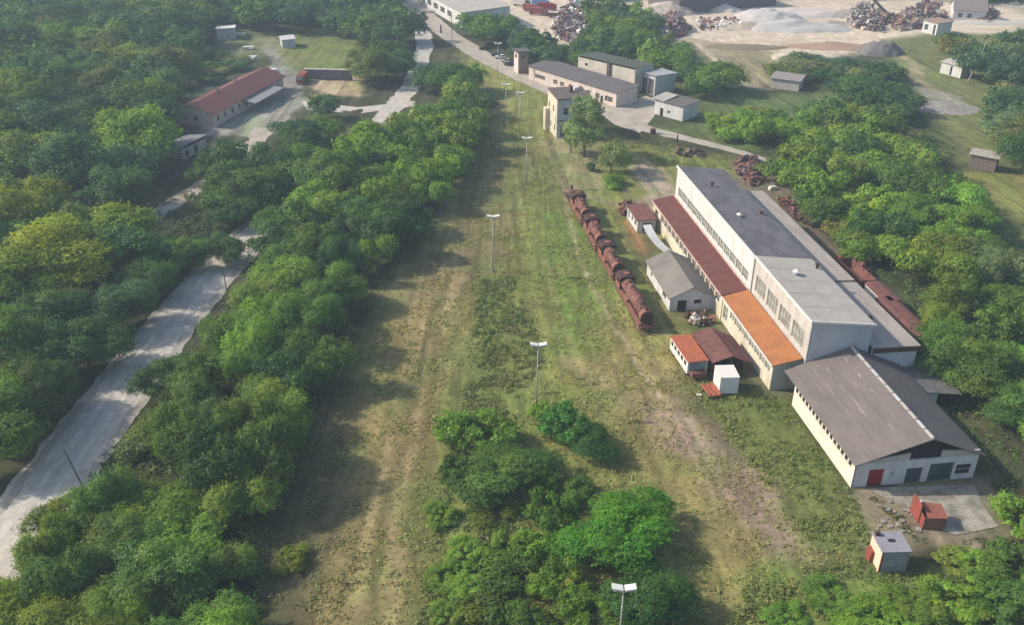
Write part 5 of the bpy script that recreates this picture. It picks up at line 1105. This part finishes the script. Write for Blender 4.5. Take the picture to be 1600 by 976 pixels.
single(200, 965, 6.0, 3.0, (0.197, 0.322, 0.029), 'bright tuft tree at the bottom edge of the bottom left clump', 'fine', 2)
single(262, 585, 7.5, 4.0, (0.075, 0.161, 0.037), 'dark tree reaching out over the gravel road halfway down', 'fine', 1)
single(250, 680, 3.5, 4.0, OLV, 'low olive bush on the bank of the gravel road', 'shrub', 1, 'shrub', 'shrub')
single(395, 455, 3.2, 2.4, (0.262, 0.181, 0.061), 'small reddish brown bush in the belt by the dark upright pole', 'shrub', 2, 'shrub', 'shrub')
single(660, 185, 7, 4.0, (0.281, 0.302, 0.102), 'pale withered tree in the upper belt', 'crown', 1)
for px_, py_, h_, r_, t_, l_ in [(690, 800, 1.6, 2.6, LT, 'low green sapling bush left of the sprawling bush'), (730, 860, 2.0, 3.2, BR_, 'bright low sapling bush in the weeds at the lower middle'), (690, 905, 1.4, 2.4, LT, 'small bush in the weeds left of the bright low sapling'),
   (790, 850, 2.2, 3.0, LT, 'tangled bush between the bright low sapling and the vine covered one'), (735, 915, 1.8, 2.8, BR_, 'bright bush just above the bottom vine covered bush'), (850, 740, 3.6, 2.8, LT, 'slim bush between the dark tree and mid green tree'),
   (835, 850, 3.4, 3.0, BR_, 'bright bush below the mid green tree of the corridor'), (900, 765, 3.0, 2.6, MD, 'bush behind the bright pair of round trees'), (845, 640, 2.6, 2.2, BR_, 'small bright bush at the foot of the second lamp post'),
   (700, 960, 1.6, 2.8, LT, 'bush at the bottom edge left of the bottom vine covered bush')]: single(px_, py_, h_, r_, t_, l_, 'loose', name='shrub', cat='shrub')
for i, (px, py, h, r, tn) in enumerate([(1300, 930, 2.2, 3.4, MD), (1350, 960, 2.4, 3.6, LT), (1430, 945, 2.6, 3.6, MD), (1500, 935, 3.2, 3.6, LT), (1570, 925, 3.6, 4.0, MD), (1590, 870, 4.2, 3.6, DK), (1530, 880, 2.4, 2.8, LT), (1490, 870, 2.0, 2.4, OLV), (1600, 800, 5.2, 3.6, LT), (1230, 960, 1.6, 2.8, MD), (1600, 960, 4, 4, DK), (1395, 975, 2.0, 3.2, BR_)]):
    q = G(px, py, h * .5); put_tree(q[0], q[1], h * .8, r * 1.05, jit((tn[0] * 1.25, tn[1] * 1.2, tn[2]), random), 'green bush in the tangle at the bottom right corner below the kiosk', 'shrub', 'bushes at the bottom right', 'shrub', 'loose')
SPECS = [s for s in SPECS if all((s[0] - a) ** 2 + (s[1] - b) ** 2 > (.45 * (r_ + s[3])) ** 2 for a, b, r_ in SPX)]
nsingle = len(SPX) + 12
SPECS.sort(key=lambda s: math.hypot(s[0], s[1]) / s[3])
# drop trees that stand far out of the frame
def inframe(s):
    d = np.array([s[0], s[1], s[2] * .5 - CAM_H]); z = d @ FW; u = 800 + FPX * (d @ RT) / z; v = 488 - FPX * (d @ UP) / z
    m_ = 1500 * s[3] / z + 60; return -m_ < u < 1600 + m_ and -m_ * 2 < v < 976 + m_ * 2
CLEAR = [
 [(60, 770), (130, 760), (220, 635), (308, 518), (358, 440), (350, 425), (285, 500), (190, 612), (75, 735)], [(215, 350), (235, 352), (320, 300), (312, 285)], [(285, 320), (330, 320), (330, 345), (290, 345)],
 [(385, 215), (420, 215), (480, 160), (475, 120), (430, 110)], [(640, 105), (655, 100), (678, 150), (672, 165), (640, 165)], [(500, 120), (555, 122), (550, 148), (505, 145)],
 [(285, 150), (400, 100), (430, 135), (325, 205)], [(630, 0), (650, 0), (710, 62), (790, 112), (830, 135), (800, 135), (730, 95), (660, 30)], [(330, 40), (470, 45), (560, 60), (560, 112), (470, 100), (400, 92), (340, 70)],
 [(250, 215), (315, 205), (300, 245)], [(520, 170), (640, 165), (640, 178), (530, 180)],
 [(750, 100), (770, 200), (755, 280), (690, 390), (600, 500), (560, 620), (490, 760), (440, 860), (600, 976), (900, 500), (860, 250)],
 [(1205, 115), (1255, 120), (1250, 140), (1205, 135)], [(1465, 98), (1512, 105), (1508, 125), (1465, 118)], [(1508, 240), (1560, 248), (1556, 270), (1508, 262)], [(1060, 200), (1190, 240), (1180, 250), (1060, 214)],
 [(1440, 150), (1505, 160), (1510, 180), (1450, 178)], [(1400, 85), (1440, 120), (1430, 130), (1395, 95)], [(1365, 435), (1395, 440), (1450, 520), (1440, 530)], [(1210, 310), (1280, 345), (1275, 352), (1215, 320)],
]
CLEAR = [np.array(c, float) for c in CLEAR]
def blocks(s):
    d = np.array([s[0], s[1], s[2] * .55 - CAM_H]); z = d @ FW; q = np.array([[800 + FPX * (d @ RT) / z, 488 - FPX * (d @ UP) / z]]); rp_ = FPX * s[3] / z
    return any(poly_sd(q, c)[0] < rp_ * .62 for c in CLEAR)
SPECS = [s for s in SPECS if inframe(s) and not blocks(s)]
NIND = 296 - nsingle
print('trees', len(SPECS), 'singles', nsingle)
for s in SPECS[:NIND]:
    ks = s[8]
    if ks == 'crown' and math.hypot(s[0], s[1]) < 175: ks = 'fine'
    put_tree(s[0], s[1], s[2], s[3], s[4], s[5], 'tree', s[6], s[7], ks)
# the rest of the far woods reads as one mass
rest = SPECS[NIND:]
if rest:
    protos = [leaf_cloud(np.random.default_rng(700 + i), 1.0, 1.8, 22, 3600, .085) for i in range(5)]
    VV, AA, TT = [], [], []
    for i, s in enumerate(rest):
        V, var = protos[i % 5]; a = random.uniform(0, 6.28); c_, s_ = math.cos(a), math.sin(a); mz = V[:, :, 2].max()
        Q = V.copy(); x = V[..., 0] * c_ - V[..., 1] * s_; y = V[..., 0] * s_ + V[..., 1] * c_
        Q[..., 0] = x * s[3] + s[0]; Q[..., 1] = y * s[3] + s[1]; Q[..., 2] = V[..., 2] / mz * s[2] * .86 + s[2] * .14
        VV.append(Q); AA.append(var); TT.append(np.tile(np.array(s[4]) * [.98, .86, .82], (len(V), 1)))
    me = cloud_mesh('woodland', np.concatenate(VV), np.concatenate(AA), leaf_a, np.concatenate(TT))
    o = bpy.data.objects.new('woodland', me); COL.objects.link(o); o['kind'] = 'stuff'; o['label'] = 'far off woods at the back of the forest'; o['category'] = 'woodland'

# ------------------------------------------------------------------ labels that single a tree out
MARKS = [((838, 600), 'the second lamp post'), ((770, 380), 'the third lamp post'), ((790, 165), 'the lamp post beyond the cream house'), ((355, 440), 'the dark upright pole'), ((120, 730), 'the leaning pole'),
 ((355, 150), 'the red roofed house'), ((472, 120), 'the red truck'), ((357, 52), 'the white hut'), ((450, 62), 'the grey hut'), ((280, 228), 'the grey roofed side shed'), ((270, 318), 'the short dirt track'), ((657, 130), 'the grey side path'),
 ((1382, 880), 'the kiosk'), ((1410, 500), 'the long maroon boxcar'), ((1372, 455), 'the whitish boxcar'), ((1335, 420), 'the open rusty wagon'), ((1556, 628), 'the wooden hut'), ((1470, 590), 'the open lean-to'), ((1245, 330), 'the long scrap strip'),
 ((1170, 265), 'the scrap heap by the path'), ((1228, 128), 'the lone shed'), ((1534, 254), 'the long brown shed'), ((1488, 110), 'the white twin hut'), ((1475, 165), 'the gravel spread'), ((1055, 165), 'the white cottage'), ((813, 95), 'the tower hut'),
 ((700, 40), 'the far warehouse'), ((900, 45), 'the wreck heap'), ((1045, 50), 'the reddish rubble'), ((1455, 45), 'the white house shell'), ((1200, 5), 'the open hall'), ((1350, 0), 'the crane boom'), ((1510, 5), 'the grey gabled house'), ((60, 400), 'the huge yellow tree'), ((230, 560), 'the tree over the road'), ((455, 865), 'the lone yellow bush'), ((1460, 800), 'the red bin'),
 ((210, 800), 'the largest clump tree'), ((1575, 420), 'the pale thicket tree'), ((1510, 395), 'the grey green thicket tree'), ((430, 440), 'the light belt tree'), ((670, 300), 'the bright corridor tree'), ((185, 200), 'the light forest tree')]
SHORT = {'trees of the belt along the corridor': 'belt tree', 'trees of the clump near the farmyard': 'tree near the farmyard', 'trees of the bottom left clump': 'bottom left clump tree', 'trees left of the gravel road': 'tree beside the gravel road',
 'trees of the western forest': 'western forest tree', 'trees of the far western forest': 'far forest tree', 'trees behind the left clearing': 'tree behind the clearing', 'trees of the thicket behind the factory': 'thicket tree', 'bushes at the bottom right': 'bush',
 'trees behind the long buildings': 'tree behind the long buildings', 'trees at the right edge': 'tree at the right edge', 'trees beyond the sand yard': 'tree past the sand yard', 'trees at the thicket edge': 'bushy thicket edge tree', 'trees beside the far road': 'tree by the far road', 'bushes above the lone shed': 'hollow bush', 'trees right of the lone shed': 'slope tree', 'bushes beside the pale path': 'low path bush', 'bushes behind the red roofed house': 'low bush', 'trees beyond the far meadow road': 'tree past the far meadow road', 'trees of the clump near the farmyard': 'tree near the farmyard'}
def tint_word(c):
    r_, g_, b2 = c[0] / .98, c[1] / .86, c[2] / .82
    if r_ / g_ > .76: return 'yellowish' if g_ > .32 else 'olive'
    if b2 / g_ > .34: return 'bluish green' if g_ < .24 else 'pale green'
    return 'bright green' if g_ > .36 else 'light green' if g_ > .29 else 'mid green' if g_ > .205 else 'dark green'
def relabel():
    by = {}
    for o in COL.objects:
        if o.parent is None and o.get('group') in SHORT and any(c.name.startswith('crown') for c in o.children): by.setdefault(o['group'], []).append(o)
    for g, L in by.items():
        out = {}
        hs = sorted(next(c for c in o.children if c.name.startswith('crown')).scale.x for o in L)
        for o in L:
            cr_ = next(c for c in o.children if c.name.startswith('crown')); d = np.array([o.location.x, o.location.y, cr_.scale.z * 1.0 - CAM_H]); z = d @ FW
            u, v = 800 + FPX * (d @ RT) / z, 488 - FPX * (d @ UP) / z
            m = min(MARKS, key=lambda m: math.hypot(m[0][0] - u, (m[0][1] - v) * 1.3)); dx, dy = u - m[0][0], (v - m[0][1]) * 1.2
            rel = ('right of' if dx > 0 else 'left of') if abs(dx) > abs(dy) else ('before' if dy > 0 else 'beyond')
            sz = 'small' if cr_.scale.x < hs[len(hs) // 3] else 'big' if cr_.scale.x > hs[2 * len(hs) // 3] else 'middling'
            out.setdefault(f'{sz} {tint_word(cr_.color)} {SHORT[g]} {rel} {m[1]}', []).append((v, o))
        for lb_, LL in out.items():
            LL.sort(key=lambda q: -q[0])
            if len(LL) == 1: LL[0][1]['label'] = lb_
            elif len(LL) <= 5:
                for (v, o), w in zip(LL, {2: ['nearer', 'farther'], 3: ['nearest', 'middle', 'farthest'], 4: ['nearest', 'second nearest', 'second farthest', 'farthest'], 5: ['nearest', 'second nearest', 'middlemost', 'second farthest', 'farthest']}[len(LL)]): o['label'] = w + ' ' + lb_
            else:
                for v, o in LL: o['label'] = lb_
relabel()

# ------------------------------------------------------------------ ground plants
def scatter(name, label, zones, seed, leaf=(.10, .30)):
    """zones: (px polygon, tufts per m2, tuft height, tuft radius, tint, tint2)"""
    rng = np.random.default_rng(seed); VV, TT, VR = [], [], []
    for poly, dens, h, rad, t1, t2, nl in zones:
        P_ = GP(poly); lo, hi = P_.min(0), P_.max(0); area = (hi - lo).prod(); n0 = int(area * dens)
        C = lo + rng.random((n0, 2)) * (hi - lo); C = C[poly_sd(C, P_) < 0]
        msk = fbm(C[:, 0] / 3.5 + 11, C[:, 1] / 3.5 + 7); C = C[rng.random(len(C)) < np.clip((msk - .30) * 3, .06, 1)]
        C = C[(line_d(C, road1) > 5.0) & (line_d(C, road2) > 5)]
        C = C[poly_sd(C, np.array([F(-1, -6), F(-1, 20), F(99, 18), F(99, -3.6), F(73, -3.6), F(73, -6)])) > 0]
        k = len(C); hh = h * rng.uniform(.5, 1.4, k); rr_ = rad * rng.uniform(.6, 1.4, k)
        mix = np.clip(fbm(C[:, 0] / 5 + 70, C[:, 1] / 5 + 3) * 2 - .5 + rng.normal(0, .2, k), 0, 1)[:, None]
        tint = (np.array(t1) * (1 - mix) + np.array(t2) * mix) * rng.uniform(.75, 1.3, (k, 1))
        ii = np.repeat(np.arange(k), nl); m_ = len(ii)
        nd = rng.normal(size=(m_, 3)); nd /= np.linalg.norm(nd, axis=1, keepdims=True); nd[:, 2] = abs(nd[:, 2])
        pos = np.stack([C[ii, 0] + nd[:, 0] * rr_[ii], C[ii, 1] + nd[:, 1] * rr_[ii], nd[:, 2] * hh[ii] * rng.uniform(.4, 1, m_)], 1)
        nn = nd * .5 + np.array([0, 0, .6]) + rng.normal(size=(m_, 3)) * .35; nn /= np.linalg.norm(nn, axis=1, keepdims=True)
        t_ = np.cross(nn, rng.normal(size=(m_, 3))); t_ /= np.linalg.norm(t_, axis=1, keepdims=True); b_ = np.cross(nn, t_)
        s = rng.uniform(*leaf, m_)[:, None] * (.6 + .6 * rad)
        VV.append(np.stack([pos - t_ * s, pos + b_ * s * .5, pos + t_ * s, pos - b_ * s * .5], 1)); TT.append(tint[ii])
        v = rng.uniform(.75, 1.25, m_); VR.append(np.stack([v, v, v], 1))
    V = np.concatenate(VV); print(name, len(V))
    me = cloud_mesh(name, V, np.concatenate(VR), leaf_a, np.concatenate(TT)); o = bpy.data.objects.new(name, me); COL.objects.link(o)
    o['kind'] = 'stuff'; o['label'] = label; o['category'] = 'ground plants'
GR1 = (.23, .285, .07); GR2 = (.34, .30, .13)
scatter('grass', 'rough dry and green grass over the old track corridor', [
  ([(470, 1000), (470, 800), (540, 560), (640, 430), (720, 330), (760, 200), (850, 180), (900, 320), (960, 420), (1060, 510), (1300, 800), (1400, 1000)], 3.4, .26, .34, GR1, GR2, 5),
  ([(830, 230), (960, 250), (980, 330), (900, 330)], .5, .3, .5, GR1, GR2, 4),
 ], 41)
scatter('weeds', 'leafy weeds growing in the middle and edges of the corridor', [
  ([(650, 1000), (690, 740), (740, 560), (745, 440), (800, 430), (850, 560), (800, 640), (860, 1000)], 3.0, .6, .5, (0.120, 0.176, 0.053), (0.192, 0.216, 0.072), 14),
  ([(1100, 620), (1230, 620), (1340, 790), (1380, 900), (1270, 850), (1180, 740)], 2.2, .55, .5, (0.136, 0.208, 0.051), (0.208, 0.240, 0.072), 13),
  ([(1120, 1000), (1180, 890), (1300, 880), (1420, 900), (1640, 890), (1640, 1000)], 2.0, .8, .6, (0.112, 0.192, 0.048), (0.192, 0.224, 0.064), 14),
  ([(390, 1000), (400, 850), (470, 820), (560, 860), (560, 1000)], .5, .5, .5, (0.160, 0.176, 0.064), (0.224, 0.208, 0.080), 9),
  ([(850, 990), (840, 600), (960, 640), (1080, 860), (1180, 1000)], .5, .4, .5, (0.136, 0.184, 0.056), (0.224, 0.208, 0.080), 9),
  ([(1440, 620), (1520, 600), (1620, 760), (1600, 880), (1560, 760)], 1.4, .7, .7, (0.096, 0.176, 0.048), (0.160, 0.208, 0.064), 12),
  ([(1340, 762), (1350, 765), (1400, 800), (1450, 845), (1435, 850), (1385, 800)], 3.0, .35, .4, (.07, .10, .03), (.12, .13, .04), 8),
  ([(1440, 838), (1500, 842), (1600, 835), (1600, 900), (1420, 860)], 2.0, .7, .6, (.08, .13, .035), (.14, .15, .045), 12),
  ([(930, 205), (1150, 245), (1150, 265), (940, 262)], .5, .6, .8, (0.128, 0.176, 0.064), (0.192, 0.208, 0.080), 9),
 ], 42)
scatter('undergrowth', 'dark undergrowth below the trees of the belt and forests', [
  ([(250, 700), (300, 560), (400, 400), (480, 300), (700, 160), (735, 200), (700, 290), (560, 460), (490, 640), (420, 860), (420, 1000), (-20, 1000), (0, 930)], .28, 1.0, 1.2, (0.064, 0.128, 0.048), (0.112, 0.176, 0.048), 16),
  ([(150, 330), (230, 330), (300, 300), (380, 250), (440, 330), (350, 400), (240, 470), (190, 420)], .7, .9, .9, (.05, .10, .035), (.09, .13, .04), 16),
  ([(130, 760), (190, 690), (250, 640), (330, 700), (420, 800), (420, 900), (300, 820)], .6, .9, .9, (.07, .13, .04), (.13, .16, .05), 16),
  ([(-60, 360), (200, 390), (260, 420), (180, 500), (40, 680), (-60, 760)], .28, 1.0, 1.2, (0.056, 0.112, 0.048), (0.096, 0.144, 0.048), 14),
  ([(1130, 200), (1300, 150), (1460, 200), (1640, 420), (1640, 720), (1460, 520), (1250, 300)], .22, 1.2, 1.4, (0.072, 0.144, 0.048), (0.128, 0.208, 0.048), 16),
 ], 43, leaf=(.14, .34))

# ------------------------------------------------------------------ haze
HZ = MB().box(-3300, 3300, -1400, 3300, -3, 110, None if False else dark_m).build('haze')
HZ.data.materials.clear(); hm = bpy.data.materials.new('haze_air'); hm.use_nodes = True; n = hm.node_tree.nodes; n.clear()
ho = n.new('ShaderNodeOutputMaterial'); pv = n.new('ShaderNodeVolumePrincipled'); pv.inputs['Color'].default_value = (.62, .80, 1.0, 1); pv.inputs['Density'].default_value = .00040; pv.inputs['Anisotropy'].default_value = .1
hm.node_tree.links.new(pv.outputs[0], ho.inputs['Volume']); HZ.data.materials.append(hm); HZ['kind'] = 'stuff'; HZ['label'] = 'thin bluish summer haze in the air'; HZ['category'] = 'haze'
